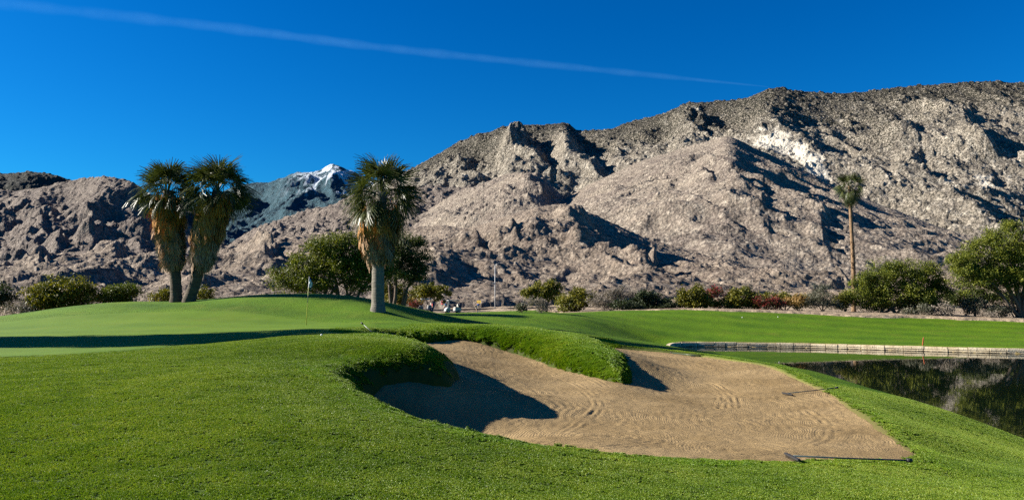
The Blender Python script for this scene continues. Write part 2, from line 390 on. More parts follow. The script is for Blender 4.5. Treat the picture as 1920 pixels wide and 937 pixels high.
dryv = np.maximum(dryv * np.clip(.6 + 1.1 * fbm(x * 3, y * 3, 4, 3), 0, 1), np.where(rightside, .8 * sstep(.22, .0, full), 0))
dryv = np.maximum(dryv, .35 * sstep(.45, .05, full) * (full > 0) * np.clip(.7 + fbm(x * 1.2, y * 1.2, 11, 3), 0, 1))
ml = (y > 45) & (x > 5) & (y < 68); dl, il = sdist(x[ml], y[ml], lake); tmp = dryv[ml]
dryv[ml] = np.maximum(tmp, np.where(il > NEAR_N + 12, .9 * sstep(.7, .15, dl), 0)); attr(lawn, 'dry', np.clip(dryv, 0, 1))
# ---- putting green (very short grass) just above the lawn
GR = [(-400,19.6),(0,19.8),(140,20.6),(280,22.2),(380,24.0),(520,25.3),(620,27.5),(700,31.0),(690,35.5),(600,38),(450,41),(250,41.5),(0,41),(-400,41)]
gpoly = poly(GR, 6)
gx, gy = warp_grid(18.5, 43, .009, .75, 2, 320)
gd, _ = sdist(gx, gy, gpoly); gz = lawn_z(gx, gy, True) + .03 * sstep(.25, -.25, gd) - .012
green = mesh_np('putting_green', np.stack([gx, gy, gz - .6 * sstep(.5, 1.5, gd)], -1), grid_faces(*gx.shape), M_green); tag(green, kind='structure')
attr(green, 'dry', np.zeros(gx.size)); attr(green, 'thatch', np.zeros(gx.size))
# ---- bunker sand
sx = np.linspace(-5.5, 10.5, 560); ys = [9.8]
while ys[-1] < 41: ys.append(ys[-1] + max(.03, ys[-1] * .0032))
ys = np.array(ys); sx, sy = np.meshgrid(sx, ys); sz = S(sx, sy)
d, _ = sdist(sx, sy, bun_xy)
# rake furrows: loops that follow the rim and swirl round a few centres
ang = fbm(sx * .12, sy * .12, 31, 2) * 2.2
fur = np.sin((d + .5 * fbm(sx * .35, sy * .35, 33, 3)) * 2 * np.pi / .24)
for (a, D, r0) in ((1130,14.5,1.5), (1440,13.0,1.3), (1330,26,2.3)):
    c = XY(a, D); rr = np.hypot((sx - c[0]), (sy - c[1]) * .8); k = np.exp(-(rr / r0) ** 4)
    fur = fur * (1 - k) + k * np.sin(rr * 2 * np.pi / .2)
amp = .0042 * np.clip(.55 + 1.3 * fbm(sx * .3, sy * .3, 35, 3), 0, 1.3)
def pdist(x_, y_, pl):
    o_ = np.full(x_.shape, 9.)
    for i in range(len(pl) - 1):
        ax_, ay_ = pl[i]; ex_, ey_ = pl[i + 1] - pl[i]; t_ = np.clip(((x_ - ax_) * ex_ + (y_ - ay_) * ey_) / (ex_ * ex_ + ey_ * ey_ + 1e-9), 0, 1)
        o_ = np.minimum(o_, np.hypot(x_ - ax_ - t_ * ex_, y_ - ay_ - t_ * ey_))
    return o_
for tr_, dp in (([(1372,19.8),(1366,22.5),(1345,25),(1300,26.5),(1250,27)], .03), ([(1345,19.5),(1352,22),(1335,24.4),(1300,25.6)], .02), ([(1000,12.6),(1050,13.8),(1120,14.6),(1250,14.8),(1400,14.2),(1470,13.4),(1450,12.6),(1380,12.2)], .028),
                ([(1130,12.4),(1200,13.3),(1320,13.8),(1420,13.4),(1440,12.9)], .02), ([(880,17.5),(960,19),(1040,20),(1120,20.4),(1200,21.5)], .02), ([(1040,14.5),(1090,16.5),(1120,19),(1100,21.5)], .022), ([(1500,13.5),(1540,15),(1530,17.5),(1480,20),(1400,22)], .018),
                ([(900,23),(930,20.5),(1000,18.6),(1060,17.6)], .02), ([(1130,22.5),(1105,24),(1075,25.2)], .02), ([(1095,22),(1070,23.6),(1040,25)], .02), ([(1560,16.2),(1500,16.8),(1400,17.2),(1280,17.4)], .018)):
    dd_ = pdist(sx, sy, catmull([XY(a, b) for a, b in tr_], 4)); dp = dp * .6 * np.clip(.7 + 1.4 * fbm(sx * .7, sy * .7, int(dp * 999), 3), 0, 1.3); sz = sz - dp * (np.exp(-(dd_ / .045) ** 2) + .7 * np.exp(-((dd_ - .17) / .04) ** 2)) + dp * .5 * np.exp(-((dd_ - .09) / .04) ** 2)
sz = sz + fur * amp + .018 * fbm(sx * .8, sy * .8, 36, 3) + .008 * fbm(sx * 4.5, sy * 4.5, 38, 3)
f1, _i = worley(sx / .22, sy / .22, 40); sz -= .014 * sstep(.4, .1, f1) * np.clip(.3 + fbm(sx * .5, sy * .5, 44, 2), 0, 1)
sz = sz - .8 * np.clip(d - .03, 0, 1.5)
sand = mesh_np('bunker_sand', np.stack([sx, sy, sz], -1), grid_faces(*sx.shape), M_sand); tag(sand, kind='structure')
kk = np.zeros(sx.shape); fc = d + .5 * fbm(sx * .35, sy * .35, 33, 3)
for (a, D, r0) in ((1130,14.5,1.9), (1440,13.0,1.6), (1330,25,2.6)):
    c = XY(a, D); rr = np.hypot((sx - c[0]), (sy - c[1]) * .8); fc = np.where(rr < r0, rr, fc)
attr(sand, 'furrow', fc)
# ---- pond
def water_mat():
    t = NT('water'); p = t.mapv(t.pos(), (1, .45, 1))
    n = t.bump(t.noise(p, 1.6, 3, .6), .006, .35)
    t.pbr((.004, .008, .005), .015, 0, n, .5, **{'IOR': 1.33}); return t.m
wq = lake * 1.0; c0 = wq.mean(0); wq = c0 + (wq - c0) * 1.03
mb = MB(); mb.add([(a, b, WATER) for a, b in wq], [list(range(len(wq)))])
pond = mb.build('pond_water', water_mat()); tag(pond, kind='structure')
# ---- desert floor beyond the lawn
DP = [P(*p) for p in [(1050,585,84),(1200,583,84),(1300,582,84),(1500,586.5,84),(1700,591.5,84),(1900,599,84),(2300,608,84),(1000,579,125),(900,581,127),(830,584,127),
 (1200,575,140),(1500,573,140),(1900,580,140),(0,561,250),(500,561,250),(1000,562,250),(1300,553,250),(1500,547,250),(1900,549,250),(-300,563,250),(2400,552,250),
 (0,578,100),(400,574,100),(700,580,100),(-400,585,100),(0,604,60),(400,600,60),(700,601,62),(-600,606,62),(600,545,500),(1300,540,500),(1900,535,500),(0,547,500),
 (1500,590,77),(1700,596,77),(1900,604,75),(1300,586,77),(1100,588,77)]]
DZ = Surf(DP, 1e-3)
def rock_mat(name, pal, scale, bumpd, speck=.5, fine=1.0):
    """pal: lower, upper, dark shrub speckle, pale stone"""
    t = NT(name); p = t.pos()
    a = t.ramp(t.noise(p, .012 * scale, 5, .6), [(.35, 0.), (.65, 1.)]); c = t.mix(a, pal[0], pal[1])
    b = t.ramp(t.noise(p, .09 * scale, 5, .7), [(.48, 0.), (.62, 1.)]); c = t.mix(t.math('MULTIPLY', b, .6), c, pal[3])
    sh = t.ramp(t.noise(p, .35 * scale, 3, .7), [(.50, 0.), (.60, 1.)])
    vg = t.math('MINIMUM', t.math('ADD', t.attr('veg'), speck), 1.)
    sh = t.ramp(t.math('ADD', t.noise(p, .35 * scale, 3, .7), t.math('MULTIPLY', t.attr('veg'), .12)), [(.50, 0.), (.58, 1.)])
    c = t.mix(t.math('MULTIPLY', sh, vg), c, pal[2])
    vc = t.n('ShaderNodeTexVoronoi'); vc.inputs['Scale'].default_value = .3 * scale; t.l(p, vc.inputs['Vector'])
    sep = t.n('ShaderNodeSeparateColor'); t.l(vc.outputs['Color'], sep.inputs[0])
    c = t.mix(1., c, t.ramp(sep.outputs[0], [(0., .72), (.7, 1.0), (1., 1.28)]), 'MULTIPLY')
    pa = t.attr('pale'); c = t.mix(pa, c, (.66, .60, .50))
    sn = t.attr('snow'); c = t.mix(sn, c, (.72, .80, .92))
    v = t.voro(p, .28 * scale); h = t.math('SUBTRACT', 1., v)
    n = t.bump(h, bumpd, 1.); n = t.bump(t.noise(p, .5 * scale, 5, .8), bumpd * .9 * fine, 1., n)
    t.pbr(c, .95, 0, n, .1); return t.m
M_desert = rock_mat('desert', [(.36, .27, .19), (.42, .32, .22), (.10, .09, .05), (.48, .38, .27)], 5, .12, .45)
dx, dy = warp_grid(57, 620, .012, .95, 10, 500)
dz = DZ(dx, dy) + .10 * fbm(dx * .2, dy * .2, 50, 4) * np.clip((dy - 80) / 30, .3, 3)
m = dy < 78
db = np.interp(CX + F * dx / dy, BND_PX, BND_D) + .8 * fbm(dx * .15, dy * .15, 3, 3)
lz = lawn_z(dx.copy(), dy.copy(), False); edge = sstep(-.5, 1.2, dy - db)
gz0 = G(dx, dy)
near = sstep(16, 0, dy - db)
dz = dz * (1 - near) + (gz0 + .02) * near
dz = dz * edge + (gz0 - 3.0) * (1 - edge)
desert = mesh_np('desert_ground', np.stack([dx, dy, dz], -1), grid_faces(*dx.shape), M_desert); tag(desert, kind='structure')
rx = np.linspace(-60, 130, 120)
def road_y(x): return 141 + .05 * x + 3 * np.sin(x / 40)
RV = [[(a, road_y(a) + o, float(DZ(np.array([a]), np.array([road_y(a) + o]))[0]) + h) for (o, h) in ((-3.2, -.1), (-3.2, .16), (-3.0, .16), (-3.0, .04), (3.0, .06), (3.0, .18), (3.2, .18), (3.2, -.1))] for a in rx]
tag(mesh_np('road', np.array(RV), grid_faces(len(rx), 8), simple('asphalt', (.11, .10, .095), .9, scale=2.), smooth=False), kind='structure')
def desert_h(x, y):
    db = np.interp(CX + F * x / y, BND_PX, BND_D); nr = sstep(16, 0, np.array([y - db]))[0]
    return float(DZ(np.array([x]), np.array([y]))[0] * (1 - nr) + G(np.array([x]), np.array([y]))[0] * nr)
def lawn_h(x, y): return float(lawn_z(np.array([float(x)]), np.array([float(y)]))[0])

# ---- mountains, each ridge a heightfield of its own at its own distance
def mountain(name, crest, base, mat, nc, nr, spur, med, rock, seed, prof=1.15, backt=1.15, pale=None, snow=None, lean=.5, x0=-620, x1=2480, crest_env=.35, crags=()):
    if crest[0][0] == -260: crest = [(-620, crest[0][1] + 22, crest[0][2])] + crest; base = [(-620,) + base[0][1:]] + base; nc = int(nc * 1.2)
    if crest[-1][0] == 2180: crest = crest + [(2480, crest[-1][1] + 14, crest[-1][2])]; base = base + [(2480,) + base[-1][1:]]; nc = int(nc * 1.15)
    cr = catmull(crest, 8); ba = catmull(base, 8)
    px = np.linspace(max(x0, crest[0][0]), min(x1, crest[-1][0]), nc)
    o = np.argsort(cr[:, 0]); cy = np.interp(px, cr[o, 0], cr[o, 1]); cd = np.interp(px, cr[o, 0], cr[o, 2])
    o = np.argsort(ba[:, 0]); by = np.interp(px, ba[o, 0], ba[o, 1]); bd = np.interp(px, ba[o, 0], ba[o, 2])
    t = np.linspace(-.06, backt, nr)[:, None]
    tanx = (px - CX) / F / math.cos(PITCH)
    zc = CAMZ + (HOR - cy) / F * cd; zb = CAMZ + (HOR - by) / F * bd
    D = bd + (cd - bd) * t; X = tanx * D
    tt = np.clip(t, 0, 1.); Z = zb + (zc - zb) * tt ** prof - np.maximum(t - 1, 0) * (cd - bd) * .8 + np.minimum(t, 0) * (cd - bd) * .5
    env = np.clip(t * 6, 0, 1) * (1 - (1 - crest_env) * np.exp(-((t - 1) / .14) ** 2))
    for (A, L, st, sh) in spur:                 # amplitude, wavelength, stretch down the slope, skew
        u = (X + sh * D) / L; v = (D - sh * X) / (L * st)
        wq = .5 * fbm(X / L * .7, D / L * .7, seed + 3, 3)
        Z = Z + .36 * A * (ridged(u + wq, v + wq, seed, 5, .42) - (1.25 if name in ('left_mountain', 'middle_ridge') else .95)) * env
        seed += 11
    for (p0, A, wl, wr, ta, tb, sk) in crags:   # steep-sided ribs: crest column, height, left and right width, from-to up the slope, drift
        q_ = px[None, :] - p0 - sk * (1 - t) + 26 * fbm(t * 5 + 0 * Z, px[None, :] / 70 + 0 * Z, int(p0), 4); rb = np.where(q_ < 0, 1 + q_ / wl, 1 - q_ / wr); rb = sstep(0, 1, rb) * np.clip(.75 + .9 * fbm(X / (A * 5), D / (A * 5), int(p0) + 1, 4), 0, 1.3)
        Z = Z + .62 * A * rb * sstep(ta, ta + .12, t) * sstep(tb, tb - .12, t)
    for (A, L) in med: Z = Z + .4 * A * fbm(X / L, D / L, seed + 60, 4, .5) * (.3 + .7 * env); seed += 7
    for (s, fill, A) in rock: Z = Z + .7 * A * boulders(X, D, s, seed + 90, fill); seed += 5
    o = mesh_np(name, np.stack([X, D, Z], -1), grid_faces(nr, nc), mat); tag(o, kind='structure')
    PX = np.repeat(px[None], nr, 0); PY = HOR - (Z - CAMZ) / D * F
    attr(o, 'pale', pale(PX, PY, X, D) if pale else np.zeros(Z.size)); attr(o, 'veg', sstep(.55, 1.0, t + 0 * Z + .12 * fbm(X / 300, D / 300, 5, 3)) * (.85 if name == 'high_mountain' else .0)); attr(o, 'snow', snow(PX, PY, X, D, Z) if snow else np.zeros(Z.size))
    return o
R_low = [(.19, .15, .122), (.30, .24, .185), (.05, .038, .032), (.50, .42, .33)]
R_mid = [(.21, .172, .145), (.32, .267, .212), (.06, .045, .037), (.52, .45, .36)]
R_left = [(.15, .122, .108), (.23, .19, .16), (.045, .035, .03), (.40, .34, .28)]
R_hi = [(.23, .20, .165), (.34, .295, .235), (.03, .03, .022), (.62, .56, .46)]
R_far_hazed = [(.035, .09, .125), (.055, .12, .15), (.025, .06, .095), (.10, .16, .19)]  # chaparral tones; the blue of distant haze is put into the colour
def snowf(PX, PY, X, D, Z):
    n = .8 * fbm(X / 150, D / 420, 77, 5, .6) + .7 * fbm(X / 45, D / 120, 78, 4)
    m = sstep(.0, .25, n + .75 * sstep(362, 318, PY) - .30) * sstep(384, 352, PY) * sstep(510, 620, PX)
    return m
mountain('snowy_mountain', [(300,400,7000),(400,362,7000),(440,346,7000),(500,339,7000),(545,323,6800),(590,317,6800),(625,309,6700),(650,318,6700),(700,338,6800),(800,370,6800)],
         [(300,480,4200),(800,480,4200)], rock_mat('hazed_far_rock', R_far_hazed, .25, 12, .3), 420, 220, [(330, 800, 2.4, .35)], [(60, 260), (30, 80)], [], 101, 1.1, snow=snowf, crest_env=.3)
mountain('dark_far_ridge', [(-260,335,4200),(-100,318,4200),(0,323,4200),(60,321,4200),(100,328,4200),(150,345,4200),(230,352,4200),(320,372,4200),(420,420,4200)],
         [(-260,450,2900),(420,470,2900)], rock_mat('ridge_rock', [(.05, .055, .05), (.08, .08, .07), (.02, .025, .02), (.14, .13, .12)], .5, 6, .4), 500, 140, [(150, 500, 1.6, .3)], [(40, 130), (14, 40)], [(20, .5, 1)], 131, crest_env=.25)
M_mid = rock_mat('mid_rock', R_mid, .9, 2.2, .55)
M_hi = rock_mat('high_rock', R_hi, .6, 4.0, .8)
M_left = rock_mat('left_rock', R_left, .8, 2.2, .55)
M_low = rock_mat('low_rock', R_low, 2.2, .9, .45)
mountain('left_mountain', [(-260,372,2700),(-100,362,2700),(0,356,2700),(70,345,2600),(130,336,2600),(190,323,2500),(235,333,2500),(262,352,2450),(310,385,2400),(380,434,2350),(440,474,2300),(500,500,2200)],
         [(-260,505,1300),(500,515,1300)], M_left, 620, 300, [(140, 420, 2.4, .5), (42, 130, 2.6, .5)], [(18, 110), (8, 34)], [(16, .6, .8)], 151, crest_env=.2, crags=[(235, 34, 80, 40, .25, .85, 60), (150, 40, 60, 22, .15, .7, 50), (60, 40, 60, 24, .1, .8, 50), (330, 40, 50, 22, .1, .8, 40)])
mountain('middle_ridge', [(330,515,2300),(430,456,2250),(500,418,2200),(560,399,2200),(620,380,2150),(680,360,2150),(760,345,2150),(900,345,2100),(1000,360,2000)],
         [(330,520,1200),(1000,500,1200)], M_left, 560, 260, [(100, 380, 2.4, .45), (30, 110, 2.6, .45)], [(16, 100), (7, 30)], [(15, .6, .8)], 171, crest_env=.2, crags=[(560, 22, 60, 30, .15, .75, 40), (640, 24, 50, 28, .15, .8, 40)])
def palef(PX, PY, X, D):
    n = fbm(PX / 40, PY / 16, 55, 4)
    a = np.exp(-((PX - 1445) / 42) ** 2 - ((PY - 262 - (PX - 1445) * .25) / 24) ** 2) + np.exp(-((PX - 1512) / 34) ** 2 - ((PY - 287 - (PX - 1512) * .5) / 20) ** 2) + .8 * np.exp(-((PX - 1535) / 40) ** 2 - ((PY - 318 - (PX - 1535) * .55) / 13) ** 2)
    b = .5 * np.exp(-((PX - 1840) / 60) ** 2 - ((PY - 340) / 14) ** 2)
    return np.clip(sstep(.35, .65, a + b + .5 * n), 0, 1)
mountain('high_mountain', [(640,372,3000),(700,345,3000),(770,312,3000),(810,292,3000),(850,267,3000),(900,248,3000),(950,233,3000),(1000,229,3000),(1030,232,3000),(1060,227,3000),(1088,243,3000),(1120,241,2950),(1150,239,2900),(1200,222,2900),
          (1250,208,2850),(1300,189,2800),(1350,186,2800),(1400,181,2750),(1435,166,2700),(1470,158,2700),(1510,163,2700),(1560,168,2700),(1620,165,2700),(1680,161,2700),(1740,154,2700),(1800,150,2700),(1880,147,2700),(1940,149,2700),(2180,140,2700)],
         [(640,490,1500),(1100,480,1450),(1500,490,1300),(2180,500,1250)], M_hi, 1250, 520, [(110, 560, 2.2, .42), (56, 180, 2.8, .42)], [(18, 140), (11, 42)], [(20, .4, .6), (10, .4, .7)], 207, 1.1, pale=palef, crest_env=.16, crags=[(955, 92, 90, 44, .35, .93, 70), (1060, 90, 70, 44, .4, .93, 60), (880, 50, 60, 30, .2, .8, 40), (1290, 50, 80, 30, .5, .98, 60), (1640, 34, 60, 34, .3, .85, 130), (1780, 36, 70, 36, .3, .9, 120)])
mountain('rounded_spur', [(740,420,1900),(790,396,1900),(850,362,1850),(900,342,1800),(940,328,1800),(985,322,1750),(1020,334,1750),(1050,362,1700),(1085,400,1650),(1120,440,1600)],
         [(740,500,1000),(1120,500,1000)], M_mid, 420, 220, [(50, 260, 2.2, .4)], [(12, 80), (5, 24)], [(10, .5, .6)], 231, crest_env=.2, crags=[(985, 45, 80, 40, .3, .95, 60)])
mountain('pointed_hill', [(960,440,1700),(1010,405,1700),(1060,372,1700),(1130,333,1650),(1230,291,1600),(1330,263,1550),(1372,252,1500),(1420,276,1500),(1500,312,1450),(1580,352,1400),(1700,402,1300),(1800,436,1250),(1900,455,1200),(2180,480,1200)],
         [(960,535,560),(1300,540,480),(1600,540,450),(2180,535,450)], M_mid, 1150, 440, [(46, 330, 2.8, .5), (26, 100, 3.6, .5)], [(6, 70), (3, 22)], [(7, .4, .3), (4, .4, .4)], 251, 1.12, crest_env=.15, crags=[(1300, 12, 60, 26, .45, .9, 60), (1450, 13, 80, 30, .15, .6, 150), (1360, 11, 60, 24, .2, .6, 100)])
mountain('boulder_hill', [(-260,500,900),(-100,508,880),(0,497,850),(90,478,820),(170,470,800),(250,476,780),(320,474,760),(400,466,740),(470,455,720),(560,442,700),(640,434,700),(740,428,680),(830,419,660),(880,424,640),(950,402,620),
          (1000,389,620),(1060,384,620),(1095,392,610),(1150,415,600),(1220,446,590),(1330,482,570),(1430,508,560),(1550,528,550),(1800,538,540)],
         [(-260,562,170),(0,562,165),(500,562,160),(900,566,165),(1200,556,200),(1500,548,240),(1800,545,240)], M_low, 1250, 460, [(30, 130, 2.0, .45), (9, 40, 2.4, .4)], [(1.8, 26), (1.1, 8)], [(4.5, .4, .4), (2.4, .45, .45)], 301, 1.2, crest_env=.2, crags=[(1075, 13, 70, 40, .35, .9, 60), (930, 10, 50, 26, .3, .9, 40), (860, 8, 50, 26, .2, .8, 40), (200, 16, 60, 20, .4, .95, 40), (60, 14, 50, 20, .3, .9, 30), (480, 12, 50, 20, .3, .8, 30), (1180, 10, 40, 16, .1, .6, 60)])

# ================================================================== VEGETATION
rng = np.random.default_rng(11)
def frond(Lp, L, nseg, spread, droop, fold=.05, wid=1.0, bend=0.):
    """one fan leaf along +X, face up (+Z); returns verts, faces"""
    V = []; Fc = []
    hw = .022
    pet = [(0, 0, 0), (Lp * .5, 0, .05 * Lp), (Lp, 0, 0)]
    for (a, b, c) in pet: V += [(a, b - hw, c), (a, b + hw, c)]
    Fc += [[0, 2, 3, 1], [2, 4, 5, 3]]
    for k in range(nseg):
        a = (k / (nseg - 1) * 2 - 1) * spread + rng.normal(0, .03); Lk = L * (1 - .28 * abs(a / max(spread, .1)) ** 2) * rng.uniform(.88, 1.08)
        da = spread * 2 / nseg * .62 * wid; dr = droop * rng.uniform(.7, 1.5); base = len(V)
        for r, wf in ((.04, 1), (.45, 1.), (.75, .55), (1., .06)):
            rr = r * Lk; z = -dr * Lk * r ** 2.6 - bend * rr + fold * (1 if k % 2 else -1) * r * (1 - r) * L
            rad = rr * (1 - .35 * min(dr, 1.5) * r ** 3); h = max(.012, min(rr, .45 * Lk) * da * .5 * wf)
            cx, cy = math.cos(a), math.sin(a)
            V += [(Lp + cx * rad + cy * h, cy * rad - cx * h, z + h * .5), (Lp + cx * rad - cy * h, cy * rad + cx * h, z - h * .5)]
        for i in range(3): q = base + 2 * i; Fc.append([q, q + 2, q + 3, q + 1])
    return np.array(V), np.array(Fc)
def place(V, org, az, el, roll):
    d = np.array([math.cos(az) * math.cos(el), math.sin(az) * math.cos(el), math.sin(el)])
    s = np.array([-math.sin(az), math.cos(az), 0]); u = np.cross(d, s)
    s2 = s * math.cos(roll) + u * math.sin(roll); u2 = np.cross(d, s2)
    return org + V[:, :1] * d + V[:, 1:2] * s2 + V[:, 2:3] * u2
class Stack:
    def __init__(s): s.v = []; s.f = []; s.n = 0; s.a = []
    def add(s, V, Fq, a=0.): s.v.append(V); s.f.append(Fq + s.n); s.n += len(V); s.a.append(np.full(len(V), a))
    def build(s, name, mat, parent=None, smooth=False, at=None):
        o = mesh_np(name, np.concatenate(s.v), np.concatenate(s.f), mat, parent, smooth)
        if at: attr(o, at, np.concatenate(s.a))
        return o
M_frond = leafmat('palm_leaf', [(.028, .042, .012), (.05, .07, .018), (.085, .105, .03), (.14, .15, .055)], .22, 1.2, .42)
def dead_mat():
    t = NT('dead_frond'); g = t.n('ShaderNodeNewGeometry'); r = g.outputs['Random Per Island']; a = t.attr('age')
    y = t.ramp(r, [(0., (.48, .19, .03)), (.5, (.60, .30, .07)), (1., (.28, .11, .03))])
    o = t.ramp(r, [(0., (.30, .18, .11)), (.5, (.50, .36, .24)), (.8, (.36, .23, .14)), (1., (.14, .08, .05))])
    c = t.mix(a, y, o); t.pbr(c, .85, spec=.15); return t.m
M_dead = dead_mat()
def palm_trunk_mat(name, c1, c2, ring=9.):
    t = NT(name); p = t.pos(); mp = t.mapv(p, (1, 1, ring))
    n = t.noise(mp, 1.6, 4, .6); c = t.mix(t.ramp(n, [(.35, 0.), (.65, 1.)]), c1, c2)
    n2 = t.noise(t.mapv(p, (14, 14, 1.2)), 1.5, 4, .7); c = t.mix(1., c, t.ramp(n2, [(.3, .7), (.7, 1.15)]), 'MULTIPLY')
    t.pbr(c, .9, 0, t.bump(n, .05, .8, t.bump(n2, .03, .8)), .1); return t.m
M_trunk = palm_trunk_mat('palm_trunk', (.17, .155, .13), (.26, .235, .19)); M_trunk3 = palm_trunk_mat('brown_palm_trunk', (.085, .07, .055), (.15, .125, .095))
M_trunk2 = palm_trunk_mat('slender_palm_trunk', (.20, .125, .07), (.30, .20, .12), 4.)
FR = [frond(rng.uniform(.8, 1.15), rng.uniform(.85, 1.05), 21, 1.85, rng.uniform(.12, .35), wid=1.15, bend=rng.uniform(.0, .5)) for _ in range(8)]
FRd = [frond(rng.uniform(.8, 1.15), rng.uniform(.9, 1.15), 21, 1.75, rng.uniform(.25, .6), wid=1.15, bend=rng.uniform(.35, .9)) for _ in range(6)]
DF = [frond(rng.uniform(.25, .5), rng.uniform(.7, 1.0), 9, rng.uniform(.25, .5), rng.uniform(.05, .25), .12, 1.5) for _ in range(10)]
def bez(pts, n): return [Vector(p) for p in catmull([list(p) for p in pts], n)]
def fan_palm(label, axis, r0, crown_n, crown_s, skirt, skirt_r, group, dead_n=380, el_lo=-62, drop=1., name='fan_palm', flat=1., tmat=None, rtop=None, boots=0):
    """axis: world points from the foot to the growing tip"""
    ax = bez(axis, 8); base = ax[0].copy(); root = empty(name, base, label, 'palm tree', group)
    ax = [p - base for p in ax]; H = ax[-1].z
    def at(h):
        for i in range(len(ax) - 1):
            if ax[i + 1].z >= h: f = (h - ax[i].z) / max(1e-6, ax[i + 1].z - ax[i].z); return ax[i].lerp(ax[i + 1], f)
        return ax[-1]
    mb = MB(); hs_ = np.linspace(-.35, H, 34); rt = rtop or r0 * .8
    pts = [at(max(h, 0)) + Vector((0, 0, min(h, 0))) for h in hs_]
    mb.tube(pts, [(r0 * (1 + .22 * math.exp(-max(h, 0) / .25)) * (1 - h / H) + rt * (h / H)) * (1 + .035 * math.sin(h * 9 + r0)) for h in hs_], 16)
    if boots:
        st = Stack()
        for i in range(boots):
            h = H * (1 - rng.uniform(0, .93)); c = np.array(at(h)); az = rng.uniform(0, 6.28); Vb = np.array([(0, -.09, 0), (0, .09, 0), (.22, .03, .26), (.22, -.03, .26)]) * rng.uniform(.7, 1.2)
            sc = .8 if h < H * .55 else .3; ro = (r0 if h < H * .55 else rt) * .85
            st.add(place(Vb * sc + np.array([ro, 0, 0]), c, az, 0., 0.), np.array([[0, 1, 2, 3]]), rng.uniform(0, 1))
        for Vb, Fb in zip(st.v, st.f): mb.add(Vb, [[0, 1, 2, 3]])
    mb.build('trunk', tmat or M_trunk, root, True)
    tip = np.array(ax[-1]); st = Stack()
    for i in range(crown_n):
        f = (i + .5) / crown_n; el = R(88 - (88 - el_lo) * f ** .9) + rng.normal(0, .09); az = i * 2.39996 + rng.normal(0, .2)
        V, Fq = (FRd if el < R(35) else FR)[rng.integers(0, 6)]
        org = tip + np.array([0, 0, -drop * crown_s * max(0, f - .25) * 1.2]) + np.array([math.cos(az), math.sin(az), 0]) * .12
        s = crown_s * rng.uniform(.88, 1.12) * (1. if el > 0 else .92)
        st.add(place(V * np.array([s, s, s]), org, az, el, rng.normal(0, .6)), Fq)
    st.build('crown', M_frond, root)
    if skirt:
        h0, h1 = skirt; st = Stack(); r_top, r_bot = skirt_r
        for i in range(dead_n):
            f = i / dead_n; h = h1 + .25 - (h1 - h0) * f ** .9 + rng.normal(0, .22); az = i * 2.39996 + rng.normal(0, .3)
            lump = 1 + .16 * math.sin(az * 3 + r0 * 9) + .12 * math.sin(az * 5 + h * 2.)
            rr = (r_top * (1 - f) + r_bot * f) * lump * rng.uniform(.72, 1.06)
            c = np.array(at(h + .4)); V, Fq = DF[rng.integers(0, 10)]; s = rng.uniform(.8, 1.25)
            org = c + np.array([math.cos(az), math.sin(az), 0]) * rr * .78 + np.array([0, 0, .35])
            st.add(place(V * s, org, az + rng.normal(0, .25), R(rng.uniform(-88, -72)), rng.normal(0, .4)), Fq, float(np.clip(f * 1.7 - .45 + rng.normal(0, .15), 0, 1)))
        for i in range(dead_n // 3):               # inner thatch closing the skirt
            f = rng.uniform(0, 1); h = h1 - (h1 - h0 - .3) * f; az = rng.uniform(0, 6.28); rr = (r_top * (1 - f) + r_bot * f) * .5
            V, Fq = DF[rng.integers(0, 10)]; org = np.array(at(h + .4)) + np.array([math.cos(az), math.sin(az), 0]) * rr + np.array([0, 0, .4])
            st.add(place(V * 1.2, org, az, R(-84), rng.normal(0, .4)), Fq, float(np.clip(f + .1, 0, 1)))
        st.build('dead_frond_skirt', M_dead, root, at='age')
    return root
def gp(px, D, h=lawn_h):
    x, y = XY(px, D); return (x, y, h(x, y))
b = gp(709, 41.5)
fan_palm('single stout fan palm with ragged brown skirt and bare grey trunk, right of the flag', [b, P(709, 500, 41.6), P(713, 430, 41.6), P(716, 360, 41.6)], .36, 84, 1.16, (2.75, 4.9), (1.3, .68), None, el_lo=-36, drop=.8, dead_n=520)
b = gp(331, 47)
fan_palm('upright left palm of the shaggy pair on the mound', [b, P(328, 500, 47), P(322, 430, 47), P(314, 358, 47)], .35, 66, 1.1, (2.2, 5.9), (1.08, .62), 'pair of palms on the mound behind the green', dead_n=620, el_lo=-14, drop=.45, tmat=M_trunk3)
b = gp(354, 46.4)
fan_palm('right palm of the pair on the mound, its trunk slanting right below a tattered skirt', [b, P(372, 510, 46.4), P(390, 440, 46.4), P(407, 358, 46.4)], .35, 70, 1.18, (2.1, 5.9), (1.15, .6), 'pair of palms on the mound behind the green', dead_n=620, el_lo=-14, drop=.45, tmat=M_trunk3)
b = gp(1600, 96, desert_h)
fan_palm('very tall thin palm with a small green tuft, against the pale mountain', [b, P(1600, 500, 96), P(1596, 420, 96), P(1593, 349, 96)], .27, 64, 1.0, None, None, None, el_lo=-80, name='slender_palm', tmat=M_trunk2, rtop=.2, boots=420)
# palms standing just left of the view; their shadow lies across the green
for i, (X, Yq, Hh) in enumerate(((-27.5, 22.9, 11.3), (-29.5, 25.1, 12.2), (-31.5, 24.0, 14.4))):
    Y = (Yq - math.cos(R(SUN_AZ)) * -X * -1 - 0) / math.sin(R(SUN_AZ)) if False else (Yq - X * math.cos(R(SUN_AZ))) / math.sin(R(SUN_AZ))
    z0 = lawn_h(X, Y)
    fan_palm(['shaggy fan palm left of the green, the one nearest the camera', 'shaggy fan palm left of the green, the middle one', 'tallest shaggy fan palm left of the green'][i],
             [(X, Y, z0), (X, Y, z0 + Hh * .5), (X, Y, z0 + Hh * .82)], .4, 60, 1.0, (1.2, Hh * .8), (1.35, 1.25), 'palms left of the green', dead_n=520)

